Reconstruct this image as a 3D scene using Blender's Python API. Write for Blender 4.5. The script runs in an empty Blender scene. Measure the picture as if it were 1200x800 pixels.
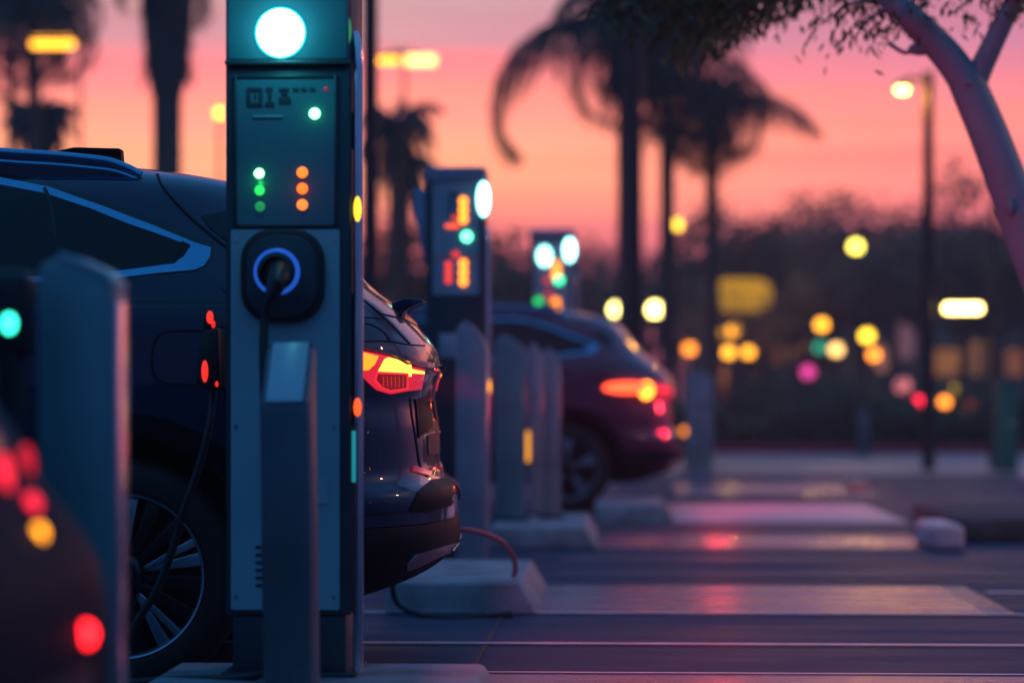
import bpy, bmesh, math, random
from mathutils import Vector, Matrix
from mathutils.bvhtree import BVHTree
random.seed(7)
F = 2833.0; VX = 720.0; HY = 472.0; H = 0.87
TH = math.atan((VX - 600) / F)
SC = bpy.context.scene; COL = SC.collection
PI = math.pi

# ------------------------------------------------------------------ camera maths
def ray(px, py):
    a = (px - 600) / F
    return Vector((-math.sin(TH) + a * math.cos(TH), math.cos(TH) + a * math.sin(TH), (HY - py) / F))
def W(px, py, Y):
    d = ray(px, py); return Vector((0, 0, H)) + d * (Y / d.y)
def WX(px, Y): return W(px, HY, Y).x
def WZ(py, Y): return H + (HY - py) * Y / F
def lin(r, g, b):
    f = lambda c: (c / 255 / 12.92) if c / 255 <= .04045 else ((c / 255 + .055) / 1.055) ** 2.4
    return (f(r), f(g), f(b))

# ------------------------------------------------------------------ materials
def mat(name, col, rough=.5, metal=0., coat=0., emis=None, es=0., var=.12, vscale=6., bump=0., bscale=60., rvar=.1, spec=.5, stretch=None):
    m = bpy.data.materials.new(name); m.use_nodes = True
    nt = m.node_tree; N = nt.nodes; L = nt.links; b = N['Principled BSDF']
    b.inputs['Roughness'].default_value = rough; b.inputs['Metallic'].default_value = metal
    b.inputs['Coat Weight'].default_value = coat; b.inputs['Coat Roughness'].default_value = .025
    b.inputs['Specular IOR Level'].default_value = spec
    tc = N.new('ShaderNodeTexCoord'); mp = N.new('ShaderNodeMapping')
    L.new(tc.outputs['Object'], mp.inputs[0])
    if stretch: mp.inputs['Scale'].default_value = stretch
    no = N.new('ShaderNodeTexNoise'); no.inputs['Scale'].default_value = vscale; no.inputs['Detail'].default_value = 6
    L.new(mp.outputs[0], no.inputs['Vector'])
    r = N.new('ShaderNodeMapRange'); r.inputs['From Min'].default_value = .3; r.inputs['From Max'].default_value = .7
    r.inputs['To Min'].default_value = 1 - var; r.inputs['To Max'].default_value = 1 + var
    L.new(no.outputs['Fac'], r.inputs['Value'])
    mx = N.new('ShaderNodeVectorMath'); mx.operation = 'SCALE'; mx.inputs[0].default_value = col[:3]
    L.new(r.outputs[0], mx.inputs['Scale']); L.new(mx.outputs[0], b.inputs['Base Color'])
    r2 = N.new('ShaderNodeMapRange'); r2.inputs['From Min'].default_value = .3; r2.inputs['From Max'].default_value = .7
    r2.inputs['To Min'].default_value = max(.02, rough - rvar * rough); r2.inputs['To Max'].default_value = min(1, rough + rvar * rough)
    L.new(no.outputs['Fac'], r2.inputs['Value']); L.new(r2.outputs[0], b.inputs['Roughness'])
    if bump:
        n2 = N.new('ShaderNodeTexNoise'); n2.inputs['Scale'].default_value = bscale; n2.inputs['Detail'].default_value = 4
        L.new(mp.outputs[0], n2.inputs['Vector'])
        bp = N.new('ShaderNodeBump'); bp.inputs['Strength'].default_value = bump; bp.inputs['Distance'].default_value = .01
        L.new(n2.outputs['Fac'], bp.inputs['Height']); L.new(bp.outputs[0], b.inputs['Normal'])
    if emis:
        b.inputs['Emission Color'].default_value = (*emis, 1); b.inputs['Emission Strength'].default_value = es
    return m
def glow(name, col, s):
    return mat(name, tuple(c * .4 for c in col), .3, emis=col, es=s)

M = {}
M['asphalt'] = mat('asphalt', (.046, .066, .112), .5, spec=.05, var=.38, vscale=2.2, bump=.35, bscale=120, rvar=.35, stretch=(.35, 1.6, 1))
M['asphalt_patch'] = mat('asphalt_patch', (.080, .082, .120), .50, spec=.08, var=.25, vscale=1.5, bump=.15, bscale=160, rvar=.3, stretch=(.3, 1.6, 1))
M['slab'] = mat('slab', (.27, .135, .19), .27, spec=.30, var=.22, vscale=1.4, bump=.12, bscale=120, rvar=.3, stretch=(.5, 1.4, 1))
M['kerb_pale'] = mat('kerb_pale', (.80, .55, .56), .5, var=.25, vscale=6, bump=.3)
M['slab_white'] = mat('slab_white', (.50, .48, .54), .45, var=.2, vscale=1.4, bump=.1, bscale=120, rvar=.3, stretch=(.5, 1.4, 1))
M['line'] = mat('line', (.80, .78, .84), .40, var=.2, vscale=5, rvar=.2)
M['mark'] = mat('mark', (1.0, .50, .32), .6, spec=.1, var=.45, vscale=14, rvar=.2)
M['concrete'] = mat('concrete', (.30, .29, .31), .6, var=.45, vscale=5, bump=.3, bscale=50)
M['kerb_red'] = mat('kerb_red', (.65, .03, .07), .5, var=.25)
M['walk'] = mat('walk', (.44, .26, .22), .45, var=.2, vscale=1, rvar=.2)
M['soil'] = mat('soil', (.085, .07, .07), .8, var=.4, bump=.6, bscale=25)
M['housing'] = mat('housing', (.035, .06, .075), .42, .3, var=.12)
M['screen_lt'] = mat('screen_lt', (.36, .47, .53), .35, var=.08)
M['panel'] = mat('panel', (.30, .50, .55), .38, .15, var=.08, vscale=3)
M['screen'] = mat('screen', (.05, .19, .24), .30, .1, coat=.4, var=.1, vscale=3)
M['blackp'] = mat('blackp', (.008, .008, .010), .45, var=.2)
M['blackg'] = mat('blackg', (.004, .005, .007), .12, coat=.3, var=.1)
M['rubber'] = mat('rubber', (.008, .008, .009), .65, var=.3, vscale=12, bump=.2)
M['cable'] = mat('cable', (.012, .012, .015), .4, var=.1)
M['cable_red'] = mat('cable_red', (.55, .02, .04), .38, var=.1)
M['steel'] = mat('steel', (.80, .68, .74), .18, 1.0, var=.12, vscale=4)
M['cap'] = mat('cap', (.36, .34, .44), .4, .2, var=.1)
M['bollard'] = mat('bollard', (.15, .28, .31), .45, .15, var=.15, vscale=4, bump=.05)
M['bollard_dk'] = mat('bollard_dk', (.10, .125, .15), .45, .15, var=.2, vscale=4, bump=.05)
M['bollard_lt'] = mat('bollard_lt', (.50, .38, .42), .40, .1, var=.15, vscale=4, bump=.05)
M['chrome'] = mat('chrome', (.12, .42, .62), .30, .9, var=.05)
M['paint'] = mat('paint', (.012, .024, .062), .4, 0, spec=.1, coat=.85, var=.06, vscale=2)
M['paint_wine'] = mat('paint_wine', (.15, .014, .048), .38, 0, spec=.3, coat=1., var=.06, vscale=2)
M['paint_white'] = mat('paint_white', (.30, .26, .33), .3, 0, coat=.8, var=.05)
M['paint_coupe'] = mat('paint_coupe', (.010, .018, .034), .6, 0, spec=.04, var=.05)
M['glass'] = mat('glass', (.002, .003, .006), .10, var=.05, spec=.35)
M['clad'] = mat('clad', (.005, .006, .009), .5, spec=.07, var=.15, bump=.1, bscale=200)
M['well'] = mat('well', (.002, .002, .002), .9)
M['alloy'] = mat('alloy', (.36, .44, .52), .28, .75, var=.1)
M['alloy_dk'] = mat('alloy_dk', (.010, .011, .014), .35, .5, var=.1)
M['skid'] = mat('skid', (.30, .31, .34), .3, .8, var=.08)
M['tail_red'] = mat('tail_red', (.25, .008, .02), .12, coat=.7, emis=(.9, .02, .05), es=.75, var=.1)
M['tail_dark'] = mat('tail_dark', (.12, .006, .012), .15, coat=.7, emis=(.9, .03, .03), es=.2, var=.4, vscale=90)
M['tail_hot'] = glow('tail_hot', (1, .25, .01), 1.8)
M['tail_core'] = glow('tail_core', (1, .42, .05), 2.6)
M['tail_edge'] = glow('tail_edge', (1, .03, .05), .8)
M['tail_rib'] = glow('tail_rib', (1, .05, .05), .42)
M['leaf'] = mat('leaf', (.075, .095, .028), .55, var=.5, vscale=1.5)
M['leaf_dk'] = mat('leaf_dk', (.10, .098, .04), .6, var=.5, vscale=.4)
M['leaf_br'] = mat('leaf_br', (.19, .115, .05), .6, var=.5, vscale=.4)
M['palm_leaf'] = mat('palm_leaf', (.022, .030, .018), .5, var=.4, vscale=.8)
M['bark'] = mat('bark', (.085, .065, .055), .85, var=.35, vscale=5, bump=.6, bscale=14)
M['bark_pale'] = mat('bark_pale', (.33, .36, .38), .65, var=.22, vscale=3, bump=.35, bscale=16)
M['pole'] = mat('pole', (.028, .026, .032), .5, .4, var=.15)
M['wallm'] = mat('wallm', (.34, .20, .13), .8, var=.2, vscale=.5)
M['roofm'] = mat('roofm', (.06, .045, .045), .8, var=.2)
M['green_box'] = mat('green_box', (.015, .20, .14), .5, var=.15)
M['plate'] = mat('plate', (.5, .5, .5), .4)
C_AMB = (1, .38, .02); C_YEL = (1, .58, .03); C_WHT = (1, .78, .22); C_ORG = (1, .26, .02)
C_RED = (1, .03, .06); C_GRN = (.04, .75, .25); C_TEAL = (.04, .80, .60); C_CYAN = (.35, 1, 1); C_MAG = (.9, .06, .35)
_g = {}
def G(col, s):
    k = (col, s)
    if k not in _g: _g[k] = glow('lit', col, s)
    return _g[k]

# ------------------------------------------------------------------ builders
class B:
    def __init__(s): s.bm = bmesh.new()
    def add(s, t, mw=None):
        if mw is not None: t.transform(mw)
        me = bpy.data.meshes.new('t'); t.to_mesh(me); t.free(); s.bm.from_mesh(me); bpy.data.meshes.remove(me); return s
    def box(s, c, d, bev=0., seg=2, mw=None, edit=None):
        t = bmesh.new(); bmesh.ops.create_cube(t, size=1)
        for v in t.verts: v.co = Vector((v.co.x * d[0], v.co.y * d[1], v.co.z * d[2])) + Vector(c)
        if edit:
            for v in t.verts: edit(v)
        if bev: bmesh.ops.bevel(t, geom=t.edges[:], offset=bev, segments=seg, profile=.5, affect='EDGES')
        return s.add(t, mw)
    def rod(s, pts, r, n=12, cap=True):
        """tube through pts, r a number or one radius per point"""
        t = bmesh.new(); rs = r if isinstance(r, (list, tuple)) else [r] * len(pts); rings = []
        pts = [Vector(p) for p in pts]; up = None
        for i, p in enumerate(pts):
            d = (pts[min(i + 1, len(pts) - 1)] - pts[max(i - 1, 0)]).normalized()
            if up is None:
                up = Vector((0, 0, 1)) if abs(d.z) < .9 else Vector((1, 0, 0))
            a = d.cross(up).normalized(); b = a.cross(d).normalized(); up = b
            rings.append([t.verts.new(p + (a * math.cos(2 * PI * k / n) + b * math.sin(2 * PI * k / n)) * rs[i]) for k in range(n)])
        for q, w in zip(rings, rings[1:]):
            for k in range(n): t.faces.new((q[k], q[(k + 1) % n], w[(k + 1) % n], w[k]))
        if cap:
            t.faces.new(rings[0]); t.faces.new(rings[-1])
        bmesh.ops.recalc_face_normals(t, faces=t.faces[:]); return s.add(t)
    def lathe(s, prof, mw=None, n=48):
        """prof: (radius, height) about Z"""
        t = bmesh.new(); rings = []
        for r, z in prof:
            rings.append([t.verts.new((r * math.cos(2 * PI * k / n), r * math.sin(2 * PI * k / n), z)) for k in range(n)])
        for q, w in zip(rings, rings[1:]):
            for k in range(n): t.faces.new((q[k], q[(k + 1) % n], w[(k + 1) % n], w[k]))
        if prof[0][0] > 1e-5: t.faces.new(rings[0])
        if prof[-1][0] > 1e-5: t.faces.new(rings[-1])
        bmesh.ops.remove_doubles(t, verts=t.verts[:], dist=1e-6)
        bmesh.ops.recalc_face_normals(t, faces=t.faces[:]); return s.add(t, mw)
    def ball(s, c, r, sc=(1, 1, 1), n=16):
        t = bmesh.new(); bmesh.ops.create_uvsphere(t, u_segments=n, v_segments=n // 2 + 2, radius=r)
        for v in t.verts: v.co = Vector((v.co.x * sc[0], v.co.y * sc[1], v.co.z * sc[2])) + Vector(c)
        return s.add(t)
    def prism(s, poly, a, b, axis='y', bev=0.):
        """poly of 2-D points extruded from a to b along axis"""
        t = bmesh.new(); f = {'y': lambda p, k: (p[0], k, p[1]), 'x': lambda p, k: (k, p[0], p[1]), 'z': lambda p, k: (p[0], p[1], k)}[axis]
        v0 = [t.verts.new(f(p, a)) for p in poly]; v1 = [t.verts.new(f(p, b)) for p in poly]; n = len(poly)
        t.faces.new(v0); t.faces.new(v1)
        for i in range(n): t.faces.new((v0[i], v0[(i + 1) % n], v1[(i + 1) % n], v1[i]))
        bmesh.ops.recalc_face_normals(t, faces=t.faces[:])
        if bev: bmesh.ops.bevel(t, geom=t.edges[:], offset=bev, segments=2, profile=.5, affect='EDGES')
        return s.add(t)
    def build(s, name, m, parent=None, loc=(0, 0, 0), smooth=True, angle=35):
        me = bpy.data.meshes.new(name); s.bm.to_mesh(me); s.bm.free()
        for mm in (m if isinstance(m, (list, tuple)) else [m]): me.materials.append(mm)
        if smooth:
            me.shade_smooth()
            me.set_sharp_from_angle(angle=math.radians(angle))
        o = bpy.data.objects.new(name, me); COL.objects.link(o); o.location = loc
        if parent: o.parent = parent
        return o
def thing(name, label, cat, loc=(0, 0, 0), rz=0, group=None):
    o = bpy.data.objects.new(name, None); COL.objects.link(o); o.location = loc; o.rotation_euler = (0, 0, rz); o.empty_display_size = .1
    return tag(o, label, cat, group)
def tag(o, label, cat, group=None, kind=None):
    if label: o['label'] = label
    if cat: o['category'] = cat
    if group: o['group'] = group
    if kind: o['kind'] = kind
    return o
def kids(o): return [c for c in bpy.data.objects if c.parent == o]
def copy_tree(o, parent=None):
    c = o.copy(); COL.objects.link(c); c.parent = parent
    for ch in kids(o): copy_tree(ch, c)
    return c
def struct(name, poly, z, m):
    b = B(); vs = [b.bm.verts.new((x, y, z)) for x, y in poly]; f = b.bm.faces.new(vs)
    if f.normal.z < 0 or True: bmesh.ops.recalc_face_normals(b.bm, faces=[f])
    f.normal_update()
    if f.normal.z < 0: f.normal_flip()
    return tag(b.build(name, m, smooth=False), None, None, kind='structure')
def rrect(x0, x1, z0, z1, r, n=6):
    o = []
    for cx, cz, a0 in ((x1 - r, z1 - r, 0), (x0 + r, z1 - r, 90), (x0 + r, z0 + r, 180), (x1 - r, z0 + r, 270)):
        for k in range(n + 1):
            a = math.radians(a0 + 90 * k / n); o.append((cx + r * math.cos(a), cz + r * math.sin(a)))
    return o
def pchip(xs, ys):
    n = len(xs); h = [xs[i + 1] - xs[i] for i in range(n - 1)]; d = [(ys[i + 1] - ys[i]) / h[i] for i in range(n - 1)]; m = [0] * n
    m[0], m[-1] = d[0], d[-1]
    for i in range(1, n - 1):
        m[i] = 0 if d[i - 1] * d[i] <= 0 else 2 / (1 / d[i - 1] + 1 / d[i])
    def f(x):
        x = min(max(x, xs[0]), xs[-1]); i = 0
        while i < n - 2 and x > xs[i + 1]: i += 1
        t = (x - xs[i]) / h[i]
        return (2 * t**3 - 3 * t**2 + 1) * ys[i] + (t**3 - 2 * t**2 + t) * h[i] * m[i] + (-2 * t**3 + 3 * t**2) * ys[i + 1] + (t**3 - t**2) * h[i] * m[i + 1]
    return f
def curve(pts, n=8):
    """Catmull-Rom through 3-D points"""
    P = [Vector(p) for p in pts]; P = [P[0] * 2 - P[1]] + P + [P[-1] * 2 - P[-2]]; o = []
    for i in range(1, len(P) - 2):
        for k in range(n):
            t = k / n; a, b, c, d = P[i - 1:i + 3]
            o.append(.5 * ((2 * b) + (c - a) * t + (2 * a - 5 * b + 4 * c - d) * t * t + (3 * b - a - 3 * c + d) * t**3))
    return o + [P[-2]]

# ------------------------------------------------------------------ ground and markings
struct('ground', [(-140, -20), (150, -20), (150, 200), (-140, 200)], 0, M['asphalt'])
def sheet(name, x0, x1, y0, y1, z, m): return struct(name, [(x0, y0), (x1, y0), (x1, y1), (x0, y1)], z, m)
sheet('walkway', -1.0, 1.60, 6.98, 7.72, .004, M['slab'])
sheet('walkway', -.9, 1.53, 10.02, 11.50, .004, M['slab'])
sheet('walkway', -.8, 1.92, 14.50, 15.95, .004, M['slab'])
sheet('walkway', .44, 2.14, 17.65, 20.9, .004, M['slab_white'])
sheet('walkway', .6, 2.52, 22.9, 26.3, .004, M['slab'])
sheet('painted_marking', 1.53, 1.65, 10.02, 11.50, .004, M['mark'])
for x0, x1, y, w in ((-2, 14, 9.97, .045), (-3, 14, 8.70, .045), (1.70, 9, 11.12, .06), (-1.2, 9, 7.76, .025)):
    sheet('parking_line', x0, x1, y - w / 2 - .005, y + w / 2 - .005, .008, M['line'])
for x0, x1, y0, y1 in ((-.3, 9, 12.1, 12.5), (-.3, 9, 13.2, 13.62), (-1, 12, 16.6, 17.2), (-1, 12, 21.6, 22.2)):
    sheet('asphalt_patch', x0, x1, y0, y1, .004, M['asphalt_patch'])
sheet('pavement', -30, 40, 29.5, 41.8, .004, M['walk'])
b = B(); b.box((5, 42.0, .07), (90, .3, .14), .02); tag(b.build('kerb', M['kerb_red']), None, None, kind='structure')
sheet('planting_bed', -40, 50, 42.15, 60, .01, M['soil'])
sheet('road', -60, 70, 60, 75, .006, M['asphalt_patch'])

sheet('pavement_joint', -.468, -.454, 7.8, 9.93, .004, M['soil'])
sheet('pavement_joint', 3.3, 3.315, 7.8, 9.93, .004, M['soil'])
def plinth(x0, x1, y0, y1, h, label, m=None):
    def ed(v):
        if v.co.z > h * .6:
            if v.co.x > (x0 + x1) / 2: v.co.x -= .075
            else: v.co.x += .02
            v.co.y += .015 if v.co.y < (y0 + y1) / 2 else -.015
    b = B(); b.box(((x0 + x1) / 2, (y0 + y1) / 2, h / 2), (x1 - x0, y1 - y0, h), .014, 3, edit=ed)
    o = b.build('concrete_island', m or M['concrete'])
    return tag(o, label, 'concrete island', 'low concrete islands along the charging row')
plinth(-1.27, -.30, 5.35, 6.93, .125, 'low concrete island under the large charging station beside the front bollard')
plinth(-.95, -.315, 9.95, 11.45, .13, 'low concrete island with the red cable lying across it')
plinth(-.76, -.10, 14.4, 16.3, .13, 'low concrete island carrying the bollards beside the wine red car')
plinth(-.16, .43, 17.4, 19.0, .13, 'low concrete island just below the bumper of the wine red car')

# raised planting island on the right
b = B(); b.box((1.965, 14.75, .075), (.20, .80, .15), .035, 4)
tag(b.build('kerb_stone', M['kerb_pale']), 'pale worn kerb stone at the tip of the right planting island', 'kerb stone')
b = B(); b.box((5.60, 16.4, .075), (6.9, 2.4, .15), .03, 3)
tag(b.build('planting_island', M['soil']), 'dark raised planting island stretching off behind the pale kerb stone', 'planting island')
b = B(); b.box((4.28, 24.2, .085), (.28, 1.6, .17), .05, 4)
tag(b.build('kerb_stone', M['kerb_pale']), 'small far kerb stone at the right edge near the green pedestal', 'kerb stone')
b = B(); b.box((2.42, 24.3, .05), (.22, .5, .10), .03, 4)
tag(b.build('wheel_stop', M['mark']), 'small orange block at the end of the far pale walkway strip', 'wheel stop')

# ------------------------------------------------------------------ bollards
def bollard(px, Y, w, d, h, drop, side, label, m, z0=0., lean=0., lamp=None):
    """post with a wedge top: side 'front' slopes to the viewer, 'right' slopes to +X"""
    t = thing('bollard', label, 'bollard', (WX(px, Y), Y + d / 2, z0), group='metal bollards protecting the chargers')
    t.rotation_euler = (0, lean, 0)
    if side == 'front':
        pr = [(-d / 2, 0), (d / 2, 0), (d / 2, h - .02), (d / 2 - .012, h), (d / 2 - .03, h), (-d / 2 + .012, h - drop), (-d / 2, h - drop - .014)]
        b = B(); b.prism(pr, -w / 2, w / 2, 'x', .018); b.build('post', m, t)
        b = B(); b.prism([(-d / 2 - .002, h - drop - .012), (-d / 2 + .012, h - drop + .004), (d / 2 - .03, h + .004), (d / 2 - .03, h - .01), (-d / 2 + .012, h - drop - .012)], -w / 2 + .017, w / 2 - .017, 'x', .002); b.build('lit_top', M['screen_lt'], t)  # sky light on the slope put in as a paler plate
    else:
        pr = [(-w / 2, 0), (w / 2, 0), (w / 2, h - drop), (w * .38, h - drop * .62), (0, h - drop * .16), (-w * .22, h), (-w * .38, h - drop * .08), (-w / 2, h - drop * .4)]
        b = B(); b.prism(pr, -d / 2, d / 2, 'y', .010); b.build('post', m, t)
        if h > 1.05 and m != M['concrete']:
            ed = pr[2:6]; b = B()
            b.prism([(x, z + .010) for x, z in ed] + [(x - .002, z - .004) for x, z in reversed(ed)], -d / 2 - .003, d / 2 + .003, 'y', .002); b.build('lit_top', M['screen_lt'], t)  # highlight along the slope put in as a paler plate
            b = B(); b.box((w / 2 + .001, 0, (h - drop) / 2), (.008, d * .8, h - drop - .05), .002); b.build('edge_highlight', M['steel'], t)  # highlight down the right edge put in as a bright strip
    b = B(); b.box((0, 0, .01), (w + .06, d + .06, .02), .004); b.build('base_plate', M['housing'], t)
    if lamp:
        lx, ly, lw, lh, c, s = lamp
        b = B(); b.box((WX(lx, Y) - t.location.x, -d / 2 - .004, WZ(ly, Y) - z0), (lw, .012, lh), .003); b.build('marker_or_glint', G(c, s), t)
    return t
bollard(89, 4.45, .145, .12, 1.14, .055, 'right', 'heavily blurred teal bollard standing before the navy car rear door', M['bollard'])
bollard(337, 5.95, .125, .17, 1.02 - .125, .135, 'front', 'dark bollard with bright slanted top before the large charging station', M['bollard_dk'], z0=.125, lean=-.012)
bollard(552, 12.5, .158, .14, 1.29, .15, 'right', 'grey bollard directly before the second charging station', M['bollard_lt'])
bollard(597, 15.2, .19, .14, 1.16, .10, 'right', 'wide dark teal bollard between the second charging station and the slim bollard', M['bollard'], z0=.13)
bollard(627, 15.9, .088, .11, 1.13, .08, 'right', 'slim brownish bollard between the wide dark one and its twin by the car wheel', M['bollard_lt'], z0=.13, lamp=(617, 523, .042, .20, C_AMB, 1.1))
bollard(646, 15.5, .105, .11, 1.09, .09, 'right', 'slim grey bollard nearest the rear wheel of the wine red car', M['bollard_lt'], z0=.13)
bollard(820, 31, .33, .30, 1.28, .06, 'right', 'thick pale far bollard standing behind the wine red car', M['concrete'])

# ------------------------------------------------------------------ charging stations
def charger(px0, px1, Y, z0, top, label, screen, panel, lamps, tube=True, head=None, base_top=None, d=.30):
    x0, x1 = WX(px0, Y), WX(px1, Y); w = x1 - x0; xc = (x0 + x1) / 2
    t = thing('charging_station', label, 'charging station', (xc, Y, z0), group='electric car charging stations in a row')
    LX = lambda px, Yy=Y: WX(px, Yy) - xc
    LZ = lambda py, Yy=Y: WZ(py, Yy) - z0
    ht = top - z0; bz = LZ(base_top) if base_top else .12
    b = B(); b.box((0, d / 2, (bz + ht - .09) / 2), (w, d, ht - .09 - bz), .010, 3); b.build('housing', M['housing'], t)
    b = B(); b.box((0, d / 2, bz / 2), (w - .035, d - .03, bz), .006); b.box((0, d / 2, .006), (w + .02, d + .02, .012), .003); b.build('base', M['housing'], t)
    b = B(); b.box((0, d / 2, ht - .045), (w + .012, d + .02, .088), .014, 4); b.build('cap', M['cap'], t)
    sx0, sx1, sz1, sz0 = LX(screen[0]), LX(screen[2]), LZ(screen[1]), LZ(screen[3])
    b = B(); b.prism(rrect(sx0, sx1, sz0, sz1, .008), -.004, .002); sc_ = b.build('display', M['screen'], t)
    b = B()
    for (a0, a1, c0, c1) in ((sx0 - .008, sx0, sz0 - .008, sz1 + .008), (sx1, sx1 + .008, sz0 - .008, sz1 + .008), (sx0, sx1, sz1, sz1 + .008), (sx0, sx1, sz0 - .008, sz0)):
        b.box(((a0 + a1) / 2, -.004, (c0 + c1) / 2), (a1 - a0, .012, c1 - c0), .002)
    b.build('display_frame', M['housing'], sc_)
    if panel:
        b = B(); b.prism(rrect(LX(panel[0]), LX(panel[2]), LZ(panel[3]), LZ(panel[1]), .006), -.007, .002); b.build('front_panel', M['panel'], t)
    if head:
        b = B(); b.box((0, -.008, (LZ(head) + ht - .1) / 2), (w - .012, .022, ht - .1 - LZ(head)), .008, 3); b.build('head_panel', M['screen'], t)
        b = B(); b.box((0, -.012, LZ(head) - .006), (w - .004, .03, .012), .003); b.build('ledge', M['housing'], t)
    for (kind, lx, ly, lw, lh, c, s) in lamps:
        fy = -.0045 if kind != 'head' else -.019
        cx, cz = LX(lx), LZ(ly); k = Y / F; b = B()
        if kind == 'bar': b.prism(rrect(cx - lw * k / 2, cx + lw * k / 2, cz - lh * k / 2, cz + lh * k / 2, min(lw, lh) * k * .35), fy - .006, fy + .002)
        else: b.ball((cx, fy, cz), lw * k / 2, (1, .6, lh / lw), 24)
        b.build('indicator_light', G(c, s), t)
        if kind in ('head', 'rim'):
            b = B(); R = lw * k / 2; pts = [(cx + R * 1.03 * math.cos(a * PI / 16), fy - .002, cz + R * 1.03 * lh / lw * math.sin(a * PI / 16)) for a in range(33)]
            b.rod(pts, .0035, 8, cap=False); b.build('light_rim', G((.02, .75, .85), 1.4), t)
    if tube:
        tx = w / 2 + .016; b = B()
        b.rod([(tx, .02, .012), (tx, .02, ht * .80), (tx - .004, .026, ht * .83), (tx - .014, .04, ht * .845)], .0145, 16)
        b.build('side_rail', M['steel'], t)
    return t, LX, LZ, w
# large charging station
L1 = [('head', 330, 38, 56, 56, (.50, 1, .97), 7), ('dot', 369, 132, 13, 13, (.25, 1, .50), 4.5), ('dot', 408, 35, 7, 34, C_GRN, .35),
      ('dot', 304, 202, 12, 12, (.30, 1, .45), 3.2), ('dot', 304.5, 222, 12, 12, (.03, .85, .14), 1.0), ('dot', 305, 241, 12, 12, (.03, .5, .16), .45),
      ('dot', 354.5, 201, 13, 13, (1, .16, .02), 1.9), ('dot', 354.5, 220, 13, 13, (1, .13, .015), 1.9), ('dot', 354.5, 239, 13, 13, (1, .19, .03), 1.6),
      ('dot', 382, 103, 5, 5, (.7, .02, .08), .4)]
c1, LX, LZ, w1 = charger(264, 412, 6.55, .125, 2.20, 'large teal charging station with round white lamp and plugged connector in front',
    (278, 90, 392, 262), (271, 268, 398, 715), L1, head=70, base_top=722)
LX1, LZ1 = LX, LZ
def bars(name, rects, m, parent, y=-.007):
    b = B()
    for (a, c, d_, e) in rects:
        b.box(((LX(a) + LX(d_)) / 2, y, (LZ(c) + LZ(e)) / 2), (LX(d_) - LX(a), .004, LZ(c) - LZ(e)))
    return b.build(name, m, parent, smooth=False)
disp = [o for o in kids(c1) if o.name.startswith('display')][0]
bars('display_text', [(290, 101, 308, 104.5), (290, 119, 308, 122.5), (290, 104.5, 294, 119), (304, 104.5, 308, 119), (299, 108, 300.5, 115),
     (312, 101, 320, 104.5), (314.5, 104.5, 318.5, 119), (311, 119, 322, 122.5), (327, 102, 339, 105), (327, 113, 341, 119),
     (343, 102, 350, 105), (353, 102, 359, 105), (363, 102, 369, 105), (330, 107.5, 337, 110)], M['housing'], disp)
bars('display_line', [(297, 134, 332, 136)], M['panel'], disp)
for p_, q_ in ((277, 280), (392, 280), (277, 700), (392, 700), (277, 500), (392, 500)):
    b = B(); b.lathe([(.0055, 0), (.005, .003), (.002, .003), (0, .0015)], Matrix.Translation((LX(p_), -.007, LZ(q_))) @ Matrix.Rotation(PI / 2, 4, 'X'), 12); b.build('screw', M['steel'], c1)
bars('vent_slots', [(300, 640 + 9 * k, 370, 643 + 9 * k) for k in range(6)], M['blackp'], c1, -.008)
bars('notice_plate', [(345, 560, 385, 590)], M['screen_lt'], c1, -.009)
# connector holster on the front
b = B(); b.prism(rrect(LX(284), LX(382), LZ(378), LZ(268), .085), -.045, -.005, bev=.012); hol = b.build('holster', M['blackp'], c1)
b = B(); b.prism(rrect(LX(292), LX(374), LZ(372), LZ(276), .075), -.055, -.044, bev=.004); b.build('holster_plate', M['housing'], hol)
cx, cz = LX(328), LZ(319)
b = B(); b.rod([(cx + .056 * math.cos(a * PI / 20), -.060, cz + .056 * math.sin(a * PI / 20)) for a in range(-9, 30)], .0075, 12)
b.build('socket_ring', G((.02, .13, .75), .55), hol)
b = B(); b.lathe([(.050, 0), (.052, .02), (.040, .026), (.030, .010), (0, .010)], Matrix.Translation((cx, -.055, cz)) @ Matrix.Rotation(PI / 2, 4, 'X')); b.build('socket', M['blackg'], hol)
# yellow marker lamp on rail; orange reflection below it made as a glowing ball
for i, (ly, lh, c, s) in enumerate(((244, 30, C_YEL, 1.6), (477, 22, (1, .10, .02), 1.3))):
    b = B(); b.ball((w1 / 2 + .016, .003, LZ(ly)), .011, (1, .7, lh / 2 * 6.55 / F / .011), 16); b.build('marker_or_glint', G(c, s), c1)
b = B(); b.box((w1 / 2 + .005, .012, LZ(535)), (.010, .018, .14), .003); b.build('rail_reflection', G((.02, .45, .5), .45), c1)  # glowing strip standing for the teal reflection on the rail
for a_, l_ in ((150, .10), (420, .36)): b = B(); b.box((w1 / 2 + .004, .055, LZ(a_)), (.012, .05, l_), .003); b.build('rail_bracket', M['screen'], c1)
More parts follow.
